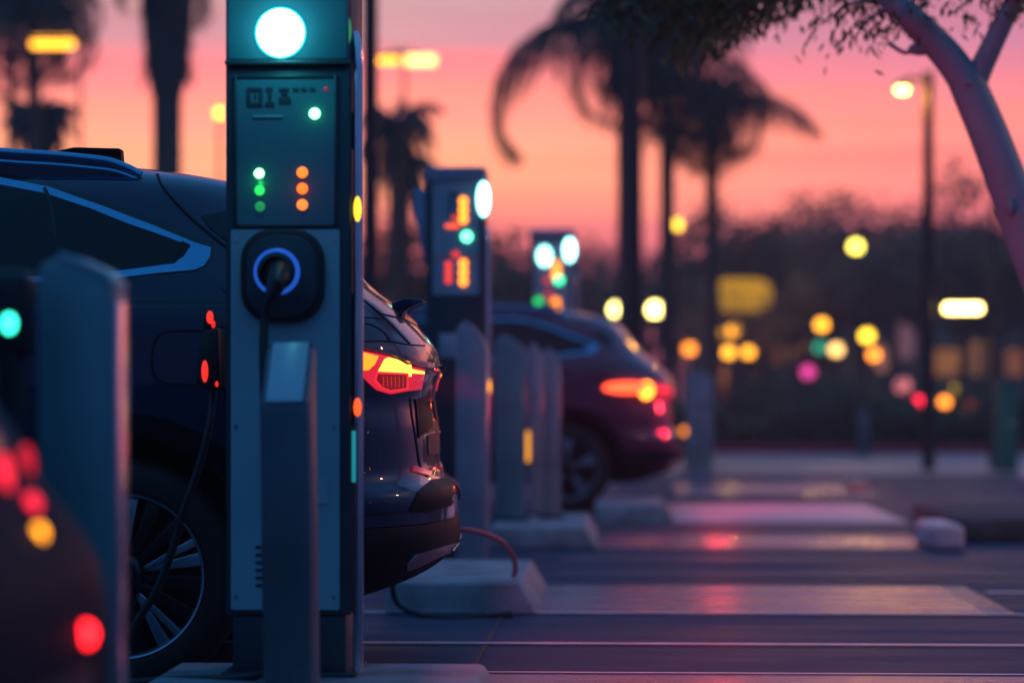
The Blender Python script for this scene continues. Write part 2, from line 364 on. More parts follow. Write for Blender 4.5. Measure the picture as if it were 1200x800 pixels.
# charging cable from holster to the car
t = thing('charging_cable', 'black charging cable hanging from the large station holster to the navy car', 'cable', (WX(250, 7.0), 7.0, 0))
cl = t.location
pt = lambda px, py, Y: W(px, py, Y) - cl
cord = curve([pt(327, 322, 6.46), pt(323, 334, 6.41), pt(316, 350, 6.40), pt(311, 372, 6.41), pt(309, 410, 6.40), pt(312, 520, 6.37), pt(318, 650, 6.34),
              pt(320, 757, 6.36), W(300, 0, 6.45).xyz * Vector((1, 1, 0)) + Vector((0, 0, .14)) - cl, Vector((-1.33, 6.6, .10)) - cl, Vector((-1.42, 6.80, .02)) - cl, Vector((-1.43, 6.95, .02)) - cl,
              pt(150, 792, 6.98), pt(146, 765, 6.98), pt(156, 735, 6.98), pt(181, 695, 6.98), pt(200, 650, 6.98), pt(214, 600, 6.98), pt(232, 550, 6.99), pt(245, 500, 7.0), pt(251, 455, 7.04)], 8)
b = B(); b.rod(cord, .0125, 12); b.build('cord', M['cable'], t)
b = B(); b.rod([pt(329, 318, 6.47), pt(328, 322, 6.43), pt(324, 333, 6.405), pt(317, 350, 6.40)], [.031, .030, .026, .017], 16); b.build('connector', M['blackp'], t)
b = B(); b.prism([(pt(p, q, 7.02).x, pt(p, q, 7.02).z) for p, q in ((243, 386), (262, 384), (264, 456), (240, 456), (235, 446), (236, 420))], -.06, .08, bev=.012)
pg = b.build('plug', M['blackp'], t)
for q, (p, y_, w_, h_, s_) in enumerate(((241, 435, 8, 26, 1.0), (247, 372, 8, 15, 1.3), (255, 450, 4, 7, .8), (251, 380, 5, 9, .8))):
    b = B(); a_ = pt(p, y_, 6.95); b.ball((a_.x, -.065, a_.z), w_ / 2 * 7 / F, (1, .6, h_ / w_), 12); b.build('plug_light', G((1, .03, .02), s_), pg)
b = B(); b.prism([(pt(p, q, 7.02).x, pt(p, q, 7.02).z) for p, q in ((243, 388), (244, 367), (251, 364), (256, 388))], -.055, .06, bev=.006); b.build('plug_latch', M['blackp'], t)

# second station
CY = (.45, 1, .95)
L2 = [('rim', 566.5, 233, 14, 40, CY, 5.0), ('dot', 543, 235.5, 10, 11, (1, .26, .02), 3), ('dot', 543, 246, 10, 11, (1, .26, .02), 3), ('dot', 543, 256.5, 10, 11, (1, .26, .02), 3), ('bar', 530, 264.5, 16, 4, (1, .10, .02), 1.8), ('bar', 533, 255, 7, 5, (.9, .08, .02), .9),
      ('dot', 547, 277, 12, 12, (.15, 1, .55), 3.6), ('dot', 534, 298, 9, 9, (.9, .05, .04), .9), ('dot', 525.5, 310, 8, 8, (.9, .05, .03), 1.3), ('dot', 525.5, 319, 8, 8, (.9, .05, .03), 1.3), ('dot', 525.5, 328, 8, 8, (.9, .05, .03), 1.3), ('dot', 543, 308.5, 10, 11, (1, .24, .02), 3), ('dot', 543, 319, 10, 11, (1, .24, .02), 3), ('dot', 543, 329.5, 10, 11, (1, .24, .02), 3)]
c2, LX, LZ, w2 = charger(499, 568, 13.4, 0, 2.18, 'second charging station with lilac cap and orange digits behind the navy car', (507, 212, 562, 345), None, L2)
[o for o in kids(c2) if o.name.startswith('display')][0].data.materials[0] = M['screen_lt']
bars('display_digit', [(527, 228, 529, 255), (527, 226, 537, 228), (535.5, 228, 537, 252)], M['blackg'], [o for o in kids(c2) if o.name.startswith('display')][0])
bars('display_divider', [(508, 298.5, 561, 300.5)], M['mark'], [o for o in kids(c2) if o.name.startswith('display')][0])
b = B(); b.box((LX(526), -.006, LZ(405)), (.105, .012, .135), .004); b.build('notice_plate', M['slab_white'], c2)
b = B(); b.prism([(LX(p), LZ(q)) for p, q in ((499, 222), (488, 218), (483, 226), (484, 246), (492, 285), (499, 310))], .02, .20, bev=.008); b.build('cable_hook', M['cap'], c2)
b = B(); b.ball((w2 / 2 + .016, -.004, LZ(453)), .018, (1, .6, 2.2), 12); b.build('marker_or_glint', G(C_AMB, 2.0), c2)  # amber reflection on the rail, put in as a glowing ball
# third station
L3 = [('rim', 638, 300, 15, 22, CY, 4.2), ('dot', 639, 300, 9, 13, (1, .75, .05), 6), ('rim', 667.5, 293, 12, 26, CY, 5.5), ('bar', 652, 316, 8, 20, (1, .30, .02), 2.6), ('dot', 642, 328, 9, 7, (.9, .05, .05), .9),
      ('dot', 655, 328, 9, 9, (.05, 1, .45), 3.2), ('bar', 651, 360, 9, 22, (1, .26, .02), 2.4), ('dot', 631, 353, 9, 9, (.03, .8, .15), 1.4), ('dot', 629, 370, 13, 9, (.02, .6, .35), 1.2), ('dot', 643, 345, 8, 8, (.9, .03, .06), .7)]
c3, LX, LZ, w3 = charger(621, 673, 22.0, .0, WZ(268, 22.0), 'third charging station with many bright dots behind the wine red car', (626, 284, 669, 374), None, L3)
[o for o in kids(c3) if o.name.startswith('display')][0].data.materials[0] = M['screen_lt']
c3.rotation_euler = (0, 0, 0)

# ------------------------------------------------------------------ cars
def slice_mesh(zs, fxr, fxf, fw, ar=.5, nr=2.5, af=.8, nf=2.3, mats=(), cuts=(), cutr=.42, arf=None):
    t = bmesh.new(); rings = []
    for z in zs:
        xr, xf, w = fxr(z), fxf(z), fw(z)
        L = xr - xf; a = min(arf(z) if arf else ar, L * .45); c = min(af, L * .45); half = []
        for k in range(15):
            u = k / 14 * PI / 2
            half.append((xr - a + a * math.cos(u) ** (2 / nr) if k < 14 else xr - a, -w * math.sin(u) ** (2 / nr) if k else 0.))
        for k in range(1, 20): half.append((xr - a + (xf + c - xr + a) * k / 20, -w))
        for k in range(15):
            u = (1 - k / 14) * PI / 2
            half.append((xf + c - c * math.cos(u) ** (2 / nf) if k else xf + c, -w * math.sin(u) ** (2 / nf) if k < 14 else 0.))
        full = half + [(x, -y) for x, y in reversed(half[1:-1])]
        rings.append([t.verts.new((x, y, z)) for x, y in full])
    n = len(rings[0])
    for q, w_ in zip(rings, rings[1:]):
        for k in range(n): t.faces.new((q[k], q[(k + 1) % n], w_[(k + 1) % n], w_[k]))
    t.faces.new(rings[0]); t.faces.new(rings[-1])
    bmesh.ops.recalc_face_normals(t, faces=t.faces[:])
    me = bpy.data.meshes.new('body'); t.to_mesh(me); bvh = BVHTree.FromBMesh(t); t.free()
    for m in mats: me.materials.append(m)
    if cuts:
        o = bpy.data.objects.new('tmp', me); COL.objects.link(o); cb = B()
        for cxw, czw in cuts:
            for s in (-1, 1):
                cb.lathe([(0, -.35), (cutr, -.35), (cutr, .5), (0, .5)], Matrix.Translation((cxw, s * 1.0, czw)) @ Matrix.Rotation(PI / 2 * s, 4, 'X') @ Matrix.Rotation(0, 4, 'Z'), 40)
        cm = bpy.data.meshes.new('c'); cb.bm.to_mesh(cm); cb.bm.free()
        for m in mats: cm.materials.append(m)
        for p in cm.polygons: p.material_index = 1
        co = bpy.data.objects.new('cut', cm); COL.objects.link(co)
        md = o.modifiers.new('b', 'BOOLEAN'); md.operation = 'DIFFERENCE'; md.object = co; md.solver = 'EXACT'
        dg = bpy.context.evaluated_depsgraph_get(); dg.update(); me2 = bpy.data.meshes.new_from_object(o.evaluated_get(dg))
        bpy.data.objects.remove(o); bpy.data.objects.remove(co); me = me2
    me.shade_smooth(); me.set_sharp_from_angle(angle=math.radians(38))
    return me, bvh
def frange(a, b, n): return [a + (b - a) * i / (n - 1) for i in range(n)]
class Caster:
    def __init__(s, bvhs, loc): s.b = bvhs; s.cam = Vector((0, 0, H)) - Vector(loc)
    def go(s, o, d):
        best = None
        for b in s.b:
            h = b.ray_cast(o, d)
            if h[0] is not None and (best is None or h[3] < best[2]): best = (h[0], h[1] if h[1].dot(d) < 0 else -h[1], h[3])
        return best
    def cam_(s, p): return s.go(s.cam, ray(p[0], p[1]).normalized())
    def side(s, p): return s.go(Vector((p[0], -6, p[1])), Vector((0, 1, 0)))
    def rear(s, p): return s.go(Vector((6, p[0], p[1])), Vector((-1, 0, 0)))
    def front(s, p): return s.go(Vector((-12, p[0], p[1])), Vector((1, 0, 0)))
    def top(s, p): return s.go(Vector((p[0], p[1], 5)), Vector((0, 0, -1)))
    def px(s, p, q):
        h = s.cam_((p, q)); return (h[0].x, h[0].z)
def patch(name, pts, cast, m, parent, off=.003, res=.05, mirror=False, faces=None):
    t = bmesh.new(); vs = [t.verts.new((p[0], p[1], 0)) for p in pts]
    if faces:
        for f in faces: t.faces.new([vs[i] for i in f])
    else: t.faces.new(vs)
    bmesh.ops.triangulate(t, faces=t.faces[:])
    for _ in range(9):
        lo = [e for e in t.edges if e.calc_length() > res]
        if not lo or len(t.faces) > 5000: break
        bmesh.ops.subdivide_edges(t, edges=lo, cuts=1); bmesh.ops.triangulate(t, faces=[f for f in t.faces if len(f.verts) > 3])
    bad = []; last = None; inner = {}
    for v in t.verts:
        h = cast((v.co.x, v.co.y))
        if h is None: bad.append(v)
        else: inner[v] = h[0] - h[1] * .004; v.co = h[0] + h[1] * off; last = h[1]
    if bad: bmesh.ops.delete(t, geom=bad, context='VERTS')
    if not t.faces: t.free(); return None
    t.normal_update()
    f0 = max(t.faces, key=lambda f: f.calc_area())
    dirn = None
    # orient outward
    vv = f0.verts[0]
    if (vv.co - inner[vv]).dot(f0.normal) < 0: bmesh.ops.reverse_faces(t, faces=t.faces[:])
    # close it back to the body so that it has thickness
    bnd = [e for e in t.edges if e.is_boundary]; dup = {}
    for e in bnd:
        for v in e.verts:
            if v not in dup: dup[v] = t.verts.new(inner[v])
    for e in bnd:
        a, c = e.verts; f = e.link_faces[0]
        try: nf = t.faces.new((a, c, dup[c], dup[a]))
        except ValueError: continue
    bmesh.ops.recalc_face_normals(t, faces=[f for f in t.faces]) if False else None
    me = bpy.data.meshes.new(name); t.to_mesh(me); t.free(); me.materials.append(m); me.shade_smooth(); me.set_sharp_from_angle(angle=math.radians(50))
    o = bpy.data.objects.new(name, me); COL.objects.link(o); o.parent = parent
    if mirror:
        m2 = me.copy(); m2.transform(Matrix.Scale(-1, 4, (0, 1, 0))); m2.flip_normals()
        o2 = bpy.data.objects.new(name, m2); COL.objects.link(o2); o2.parent = parent
    return o
def ribbon(name, line, wd, cast, m, parent, off=.002, res=.05, mirror=False, closed=False):
    n = len(line); L = []; R = []
    for i, p in enumerate(line):
        a = line[(i - 1) % n] if (closed or i) else p; c = line[(i + 1) % n] if (closed or i < n - 1) else p
        dx, dy = c[0] - a[0], c[1] - a[1]; l = math.hypot(dx, dy) or 1
        L.append((p[0] - dy / l * wd / 2, p[1] + dx / l * wd / 2)); R.append((p[0] + dy / l * wd / 2, p[1] - dx / l * wd / 2))
    faces = [(i, (i + 1) % n, n + (i + 1) % n, n + i) for i in range(n if closed else n - 1)]
    return patch(name, L + R, cast, m, parent, off, res, mirror, faces)
def smooth2(pts, n=6): return [(v.x, v.y) for v in curve([(p[0], p[1], 0) for p in pts], n)]

def wheel(parent, x, y, z, r, out):
    """axis along Y, outward face towards out*Y"""
    q = Matrix.Rotation(PI / 2, 4, 'X')       # Z -> -Y
    b = B(); b.lathe([(0, -.10), (r * .60, -.10), (r * .66, -.02), (r * .66, .0), (r * .55, .005), (0, .005)], q, 48)
    hub = b.build('wheel', M['alloy_dk'], parent, (x, y, z)); hub.rotation_euler = (0, .31, 0 if out < 0 else PI)
    b = B(); b.lathe([(r * .70, -.11), (r * .93, -.11), (r * .99, -.09), (r, -.05), (r, .05), (r * .99, .085), (r * .95, .105), (r * .85, .118), (r * .74, .112), (r * .705, .10), (r * .70, .085), (r * .70, -.11)], q, 72)
    b.build('tyre', M['rubber'], hub)
    b = B(); b.lathe([(r * .70, -.08), (r * .712, .098), (r * .70, .106), (r * .685, .104), (r * .672, .092), (r * .66, .02), (r * .65, -.08)], q, 72)
    b.build('rim_lip', M['alloy'], hub)
    R0, R1 = r * .155, r * .69
    def sp(a0, h0, a1, h1, yy, th):
        v = []
        for rr, c, h in ((R0, a0, h0), (R1, a1, h1)):
            v += [((rr) * math.cos(c - h), rr * math.sin(c - h)), ((rr) * math.cos(c + h), rr * math.sin(c + h))]
        return [v[0], v[2], v[3], v[1]]
    b = B(); c = B()
    for k in range(5):
        A = k * 2 * PI / 5
        for s in (-1, 1):
            b.prism(sp(A + s * .16, .20, A + s * .21, .100, 0, 0), -.088, -.045, bev=.003)
        c.prism(sp(A + PI / 5 - .02, .10, A + PI / 5 - .10, .085, 0, 0), -.070, -.030, bev=.002)
        c.prism(sp(A + PI / 5 + .02, .10, A + PI / 5 + .13, .055, 0, 0), -.078, -.035, bev=.002)
    b.build('spokes', M['alloy_dk'], hub); c.build('spoke_inlay', M['alloy'], hub)
    b = B(); b.lathe([(r * .19, .05), (r * .19, .088), (r * .165, .094), (r * .10, .096), (r * .09, .104), (0, .106)], q, 40)
    for k in range(5):
        a = k * 2 * PI / 5 + .3; b.lathe([(.012, .09), (.012, .104), (0, .106)], Matrix.Translation((r * .25 * math.cos(a), 0, r * .25 * math.sin(a))) @ q, 10)
    b.build('hub_cap', M['blackg'], hub)
    return hub

def suv(loc):
    t = thing('parked_car', 'navy blue car with chrome window trim plugged in behind the large charging station', 'car', loc, group='cars parked along the charging row')
    zr = [(.495, .0), (.56, 0.), (.60, -.012), (.618, -.045), (.66, -.066), (.79, -.072), (.87, -.085), (.93, -.078), (.985, -.062), (1.03, -.07), (1.06, -.082), (1.12, -.128), (1.176, -.185), (1.26, -.30),
          (1.40, -.42), (1.53, -.535), (1.565, -.60), (1.61, -.80), (1.633, -.98), (1.65, -1.3), (1.665, -1.75)]
    zf = [(.495, -4.70), (.7, -4.70), (.86, -4.64), (.93, -4.50), (1.0, -4.15), (1.06, -3.75), (1.10, -3.60), (1.40, -3.02), (1.58, -2.70), (1.63, -2.5), (1.665, -2.2)]
    zw = [(.495, .935), (.62, .948), (.80, .95), (.98, .944), (1.10, .936), (1.155, .928), (1.17, .918), (1.25, .890), (1.40, .820), (1.50, .760), (1.56, .70), (1.60, .62), (1.633, .48), (1.655, .30), (1.665, .14)]
    za = [(.495, .50), (.9, .52), (1.1, .55), (1.4, .6), (1.665, .5)]
    P = lambda L: pchip([a for a, _ in L], [c for _, c in L])
    zs = sorted(set(frange(.495, 1.58, 64) + frange(1.58, 1.665, 18)))
    wc = ((-.94, .352), (-3.69, .352))
    me, bv = slice_mesh(zs, P(zr), P(zf), P(zw), mats=(M['paint'], M['well']), cuts=wc, cutr=.425, arf=P(za), nr=2.6)
    body = bpy.data.objects.new('body', me); COL.objects.link(body); body.parent = t
    cr = [(.22, -.36), (.27, -.20), (.32, -.085), (.37, -.02), (.41, .004), (.46, .002), (.492, -.004)]
    cf = [(.22, -4.5), (.3, -4.66), (.492, -4.71)]; cw = [(.22, .84), (.30, .92), (.36, .952), (.45, .958), (.492, .952)]
    me, bv2 = slice_mesh(frange(.22, .492, 20), P(cr), P(cf), P(cw), mats=(M['clad'], M['well']), cuts=wc, cutr=.425, ar=.5, nr=2.6)
    o = bpy.data.objects.new('bumper_cladding', me); COL.objects.link(o); o.parent = t
    K = Caster([bv, bv2], loc); KB = Caster([bv], loc); c = K.cam_
    # side windows and trim; visible part traced, the rest carried on to the windscreen pillar
    outer = [(0, 209), (57, 220), (120, 242), (180, 265), (228, 285), (247, 291), (246, 301), (239, 312), (228, 317), (180, 321), (115, 329)]
    inner = [(0, 218), (54, 228), (105, 245), (150, 263), (190, 277), (222, 289), (215, 300), (204, 309), (165, 314), (110, 321)]
    f = lambda L: [K.px(*p) for p in L]
    ou = f(outer); inn = f(inner)
    ou2 = [(-3.72, 1.13), (-3.45, 1.24), (-3.05, 1.43), (-2.75, 1.535), (-2.3, 1.56), (-1.75, 1.552)] + ou + [(-2.6, 1.185), (-3.2, 1.14)]
    in2 = [(-3.62, 1.15), (-3.42, 1.24), (-3.03, 1.415), (-2.74, 1.515), (-2.3, 1.54), (-1.75, 1.532)] + inn + [(-2.6, 1.20), (-3.2, 1.155)]
    ribbon('window_seal', [(x, z + .008) for x, z in ou2[:-2]], .020, K.side, M['blackg'], t, .0025, .06, True)
    patch('window_trim', ou2, K.side, M['chrome'], t, .0045, .06, True)
    patch('side_window', in2, K.side, M['glass'], t, .0065, .06, True)
    q = lambda L: [K.px(*p) for p in L]
    patch('quarter_insert', q([(213, 284), (223, 289), (215, 301), (205, 306)]), K.side, M['alloy_dk'], t, .0085, .05, True)
    for L in ([(52, 222), (58, 232), (66, 262), (70, 330)],):
        ribbon('pillar_gap', q(L)[:2] + q([(60, 240), (66, 280)]), .010, K.side, M['blackp'], t, .008, .05, True)
    ribbon('door_gap', [(-2.42, 1.52), (-2.40, 1.0), (-2.44, .55)], .008, K.side, M['well'], t, .009, .05, True)
    ribbon('door_gap', smooth2(q([(113, 340), (128, 352), (142, 366), (147, 385), (145, 410), (140, 430), (134, 450)])), .0065, K.side, M['well'], t, .0015, .03, True)
    ribbon('charge_flap_gap', smooth2(q([(262, 388), (215, 388), (196, 389), (184, 396), (179, 410), (178, 425), (180, 438), (188, 446), (200, 450), (225, 451), (262, 451)])), .0055, K.side, M['well'], t, .0015, .02, True)
    ribbon('crease_shade', q([(118, 351), (200, 352), (300, 354), (400, 358)]), .010, K.side, M['blackg'], t, .0012, .04, True)  # shade along the side crease put in as dark ribbons
    ribbon('crease_shade', q([(125, 361), (200, 361), (300, 359), (400, 361)]), .007, K.side, M['blackg'], t, .0012, .04, True)
    # rear pillar and hatch shut lines
    ribbon('hatch_gap', smooth2([(184, 204), (190, 218), (205, 237), (225, 257), (245, 274), (268, 292), (300, 312), (360, 345), (420, 372)]), 3.0, c, M['well'], t, .0015, 8, True)
    ribbon('hatch_gap', smooth2([(420, 372), (438, 372.5), (453, 374)]), 1.1, c, M['well'], t, .0015, 5, True)
    ribbon('hatch_gap', smooth2([(420, 378), (436, 381), (448, 388), (457, 400)]), 1.4, c, M['well'], t, .0015, 5, True)
    ribbon('hatch_gap', smooth2([(420, 400), (455, 400), (480, 404), (498, 405)]), 1.4, c, M['well'], t, .0015, 5, True)
    ribbon('hatch_gap', smooth2([(423, 346), (440, 362), (460, 382), (480, 403)]), 1.8, c, M['well'], t, .0015, 5, True)
    patch('rear_quarter_glass', [(236, 254), (262, 248), (300, 268), (300, 296), (268, 285), (246, 268)], c, M['glass'], t, .003, 14, True)
    # glass front and rear, plate
    ws = [(-.70, 1.14), (-.35, 1.09), (0, 1.075), (.35, 1.09), (.70, 1.14), (.60, 1.52), (.3, 1.575), (0, 1.59), (-.3, 1.575), (-.60, 1.52)]
    patch('windscreen', ws, K.front, M['glass'], t, .004, .07)
    patch('rear_window', [(-.52, 1.15), (0, 1.13), (.52, 1.15), (.47, 1.42), (0, 1.46), (-.47, 1.42)], K.rear, M['glass'], t, .004, .06)
    patch('number_plate', [(-.26, .70), (.26, .70), (.26, .81), (-.26, .81)], K.rear, M['blackp'], t, .003, .05)
    patch('grille', [(-.55, .52), (.55, .52), (.62, .80), (-.62, .80)], K.front, M['blackg'], t, .006, .07)
    patch('headlight', [(-.86, .76), (-.64, .74), (-.62, .84), (-.84, .86)], K.front, M['alloy'], t, .006, .05, True)
    # tail lamps
    TO = [(380, 405), (400, 407), (420, 410.5), (443, 415), (455, 418), (479, 428.5), (496, 432.5), (496, 440), (492.5, 456), (479, 457.5), (456, 461.5), (441, 457), (429, 446), (418, 434), (398, 426), (384, 416)]
    tl = patch('tail_light', TO, c, M['tail_red'], t, .005, 7, True)
    patch('lamp_glow', [(384, 408), (400, 409.5), (420, 412.5), (441.5, 418), (437, 427), (430, 433), (420, 434), (404, 427), (388, 417)], c, M['tail_hot'], t, .008, 7, True)
    patch('lamp_glow', [(449, 421), (453, 419), (463, 421.5), (474, 427), (479, 431.5), (495, 434.5), (495, 437.5), (470, 436), (441.5, 434.5)], c, M['tail_core'], t, .008, 6, True)
    patch('lamp_chamber', [(441, 437.5), (474, 438.5), (474, 454), (456, 456.5), (446, 453), (439.5, 444)], c, M['tail_dark'], t, .007, 7, True)
    ribbon('lamp_edge', [(440, 436.5), (475.5, 437.5), (475.5, 455), (456, 457.5), (445, 454), (438, 445)], 1.4, c, M['tail_edge'], t, .009, 5, True, True)
    ribbon('lamp_bar', [(477.5, 427), (478, 440)], 3.2, c, M['tail_core'], t, .009, 5, True)
    for k in range(6):
        ribbon('lamp_rib', [(447 + k * 4.6, 440), (447 + k * 4.6, 453)], .9, c, M['tail_rib'], t, .0085, 6, True)
    patch('lamp_lip', [(400, 402), (425, 404), (455, 412), (490, 424), (508, 427), (508, 431), (490, 430), (455, 417), (420, 409), (400, 405.5)], c, M['paint'], t, .014, 6, True)
    # rear wiper fin, shark fin and roof rails
    xr0 = loc[0]; cy = loc[1]
    XZ = lambda p, q, Y: (WX(p, Y) - xr0, WZ(q, Y))
    b = B(); b.prism([XZ(p, q, cy) for p, q in ((448, 361), (476, 350), (494, 351), (498, 353.5), (482, 361), (472, 367), (460, 370))], -.07, .07, bev=.003)
    b.build('rear_fin', M['paint'], t)
    b = B(); b.prism([XZ(p, q, cy - .5) for p, q in ((52, 196), (70, 175), (88, 171), (143, 172.5), (145, 200))], -.53, -.47, bev=.006); b.build('roof_fin', M['clad'], t)
    YR = cy - .66
    for s in (-1, 1):
        b = B(); pts = [Vector((XZ(p, q, YR)[0], s * .66, XZ(p, q, YR)[1])) for p, q in ((165, 203), (150, 195), (128, 187), (100, 183), (60, 179), (20, 176.5), (-40, 173.5))]
        pts += [Vector((-2.0, s * .66, pts[-1].z + .0)), Vector((-2.6, s * .65, pts[-1].z - .03)), Vector((-2.75, s * .645, pts[-1].z - .08))]
        b.rod(curve(pts, 5), .013, 12)
        b.build('roof_rail', M['chrome'], t)
        b = B(); b.rod(curve([p + Vector((.02, 0, -.032)) for p in pts], 5), .010, 10); b.build('roof_rail_strip', M['chrome'], t)
        b = B(); b.prism([(p.x, p.z - .004) for p in pts[:7]] + [(-2.0, pts[6].z), (-2.6, pts[6].z - .04), (-2.7, 1.50), (-2.0, 1.50), (pts[3].x, 1.50), (pts[0].x + .05, pts[0].z - .06)], s * .66 - .006, s * .66 + .006, 'y'); b.build('roof_rail_base', M['paint'], t)
    # arches, sills, door furniture
    for wx_, wz_ in wc:
        ring = [(wx_ + .455 * math.cos(a), wz_ + .455 * math.sin(a)) for a in frange(-.25, PI + .25, 26)]
        ribbon('arch_trim', ring, .070, K.side, M['clad'], t, .012, .05, True)
        for s in (-1, 1): wheel(t, wx_, s * .825, wz_, .352, s)
    patch('bumper_insert', [(476, 660), (486, 650), (508, 643), (533, 636), (533, 644), (512, 652), (492, 662), (476, 668)], c, M['skid'], t, .006, 8, True)
    patch('bumper_shelf', [(478, 600), (490, 575), (505, 562), (524, 560), (530, 566), (528, 592), (500, 600)], c, M['clad'], t, .004, 8, True)
    ribbon('bumper_gap', smooth2([(424, 602), (455, 601), (490, 598), (512, 593), (531, 588)]), 2.0, c, M['well'], t, .003, 7, True)
    ribbon('hatch_gap', smooth2([(480, 466), (483, 490), (488, 520), (492, 545), (500, 558)]), 1.8, c, M['well'], t, .002, 5, True)
    patch('garnish', [(486, 468), (503, 470), (506, 500), (490, 512), (488, 490)], c, M['clad'], t, .004, 6, True)
    ribbon('chrome_strip', smooth2([(490, 512), (500, 508), (508, 506)]), 2.2, c, M['skid'], t, .007, 6, True)
    patch('corner_reflector', [(484, 545), (505, 552), (503, 558), (482, 552)], c, M['tail_dark'], t, .006, 7, True)
    for s in (-1, 1):
        for hx in (-1.72, -2.62):
            b = B(); b.box((hx, s * .945, 1.06), (.20, .03, .028), .010, 3); b.build('door_handle', M['paint'], t)
        b = B(); b.box((-3.32, s * 1.02, 1.20), (.10, .20, .15), .035, 4); b.build('wing_mirror', M['paint'], t)
    return t, K
CAR1 = (-.53, 8.10, 0)
car1, K1 = suv(CAR1)
def recolour(t, frm, to):
    for o in [t] + [d for d in bpy.data.objects if d.parent and (d.parent == t or d.parent.parent == t)]:
        for s in getattr(o, 'material_slots', []):
            if s.material == frm: s.link = 'OBJECT'; s.material = to
# wine red car
car2 = copy_tree(car1); car2.location = (.56, 20.3, 0)
car2['label'] = 'blurred wine red car with glowing tail lamps parked behind the short bollards'
recolour(car2, M['paint'], M['paint_wine']); recolour(car2, M['tail_core'], M['tail_edge']); recolour(car2, M['tail_hot'], M['tail_edge'])
b = B(); h = Caster(K1.b, car2.location).cam_((778, 508))
b.ball(h[0], .028, (1, 1, 1), 16); b.build('rear_fog_light', G((1, .01, .06), 5.), car2)
b = B(); h = Caster(K1.b, car2.location).cam_((757, 457)); b.ball(h[0], .085, (.7, .7, .8), 16); b.build('brake_light', G((1, .30, .02), 6), car2)
b = B(); h = Caster(K1.b, car2.location).cam_((735, 454)); b.ball(h[0] + Vector((.0, -.02, 0)), .05, (3.9, .5, .9), 16); b.build('lamp_strip', G((1, .07, .02), 3.6), car2)

# dark hatchback at the left edge, very close
CAR3 = (-.745, 3.22, 0)
t3 = thing('parked_car', 'very blurred dark hatchback tail with red lamps before the teal bollard', 'car', CAR3, group='cars parked along the charging row')
P = lambda L: pchip([a for a, _ in L], [c_ for _, c_ in L])
wc3 = ((-.80, .30), (-3.2, .30))
me, bv3 = slice_mesh(frange(.2, 1.30, 60), P([(.2, -.12), (.35, -.01), (.5, 0), (.6, -.012), (.67, -.045), (.74, -.10), (.87, -.17), (1.0, -.24), (1.15, -.38), (1.25, -.8), (1.30, -1.3)]),
    P([(.2, -3.9), (.5, -3.95), (.7, -3.85), (.8, -3.3), (.86, -2.9), (1.2, -2.2), (1.3, -1.9)]), P([(.2, .72), (.4, .80), (.7, .80), (.85, .76), (1.15, .62), (1.25, .5), (1.3, .2)]),
    mats=(M['paint_coupe'], M['well']), cuts=wc3, cutr=.36, ar=.35, nr=2.8)
o = bpy.data.objects.new('body', me); COL.objects.link(o); o.parent = t3
K3 = Caster([bv3], CAR3)
patch('rear_window', [(-.50, .80), (.50, .80), (.44, 1.12), (-.44, 1.12)], K3.rear, M['glass'], t3, .004, .07)
patch('side_window', [(-.75, .93), (-.9, 1.13), (-1.7, 1.2), (-2.3, 1.08), (-2.5, .92)], K3.side, M['glass'], t3, .004, .07, True)
patch('windscreen', [(-.55, .90), (.55, .90), (.45, 1.16), (-.45, 1.16)], K3.front, M['glass'], t3, .004, .07)
patch('headlight', [(-.7, .55), (-.5, .55), (-.5, .65), (-.7, .66)], K3.front, M['alloy'], t3, .004, .07, True)
patch('number_plate', [(-.22, .40), (.22, .40), (.22, .50), (-.22, .50)], K3.rear, M['blackp'], t3, .004, .1)
for wx_, wz_ in wc3:
    for s in (-1, 1): wheel(t3, wx_, s * .69, wz_, .30, s)
for nm, p, q, r_, zz, col, s_ in (('rear_reflector', 100, 743, .014, 1.2, (1, .01, .015), 9), ('turn_signal', 46, 625, .010, 1.3, (1, .32, .01), 4), ('tail_light', 36, 592, .014, 1.3, (1, .02, .05), 1.6),
                                 ('tail_light', 30, 545, .012, 2.6, (1, .02, .05), .7), ('tail_light', 3, 560, .014, 2.4, (1, .02, .05), 1.6)):
    h = K3.cam_((p, q))
    if h: b = B(); b.ball(h[0], r_, (1, 1, zz), 14); b.build(nm, G(col, s_), t3)
h = None
for yy in range(378, 520, 6):
    h = K3.cam_((15, yy))
    if h: break
tm = thing('charging_status_post', 'small black status post with teal light at the left edge', 'status post', (WX(12, 4.35), 4.35, 0))
b = B(); b.rod([(0, 0, 0), (0, 0, 1.0)], .03, 16); b.box((0, 0, 1.03), (.09, .06, .16), .02, 3); b.box((0, 0, .01), (.14, .14, .02), .003); b.build('post', M['blackp'], tm)
b = B(); b.ball((.006, -.032, WZ(378, 4.32)), .0125, (1, .5, 1.4), 16); b.build('status_light', G((.03, .85, .55), 5.), tm)

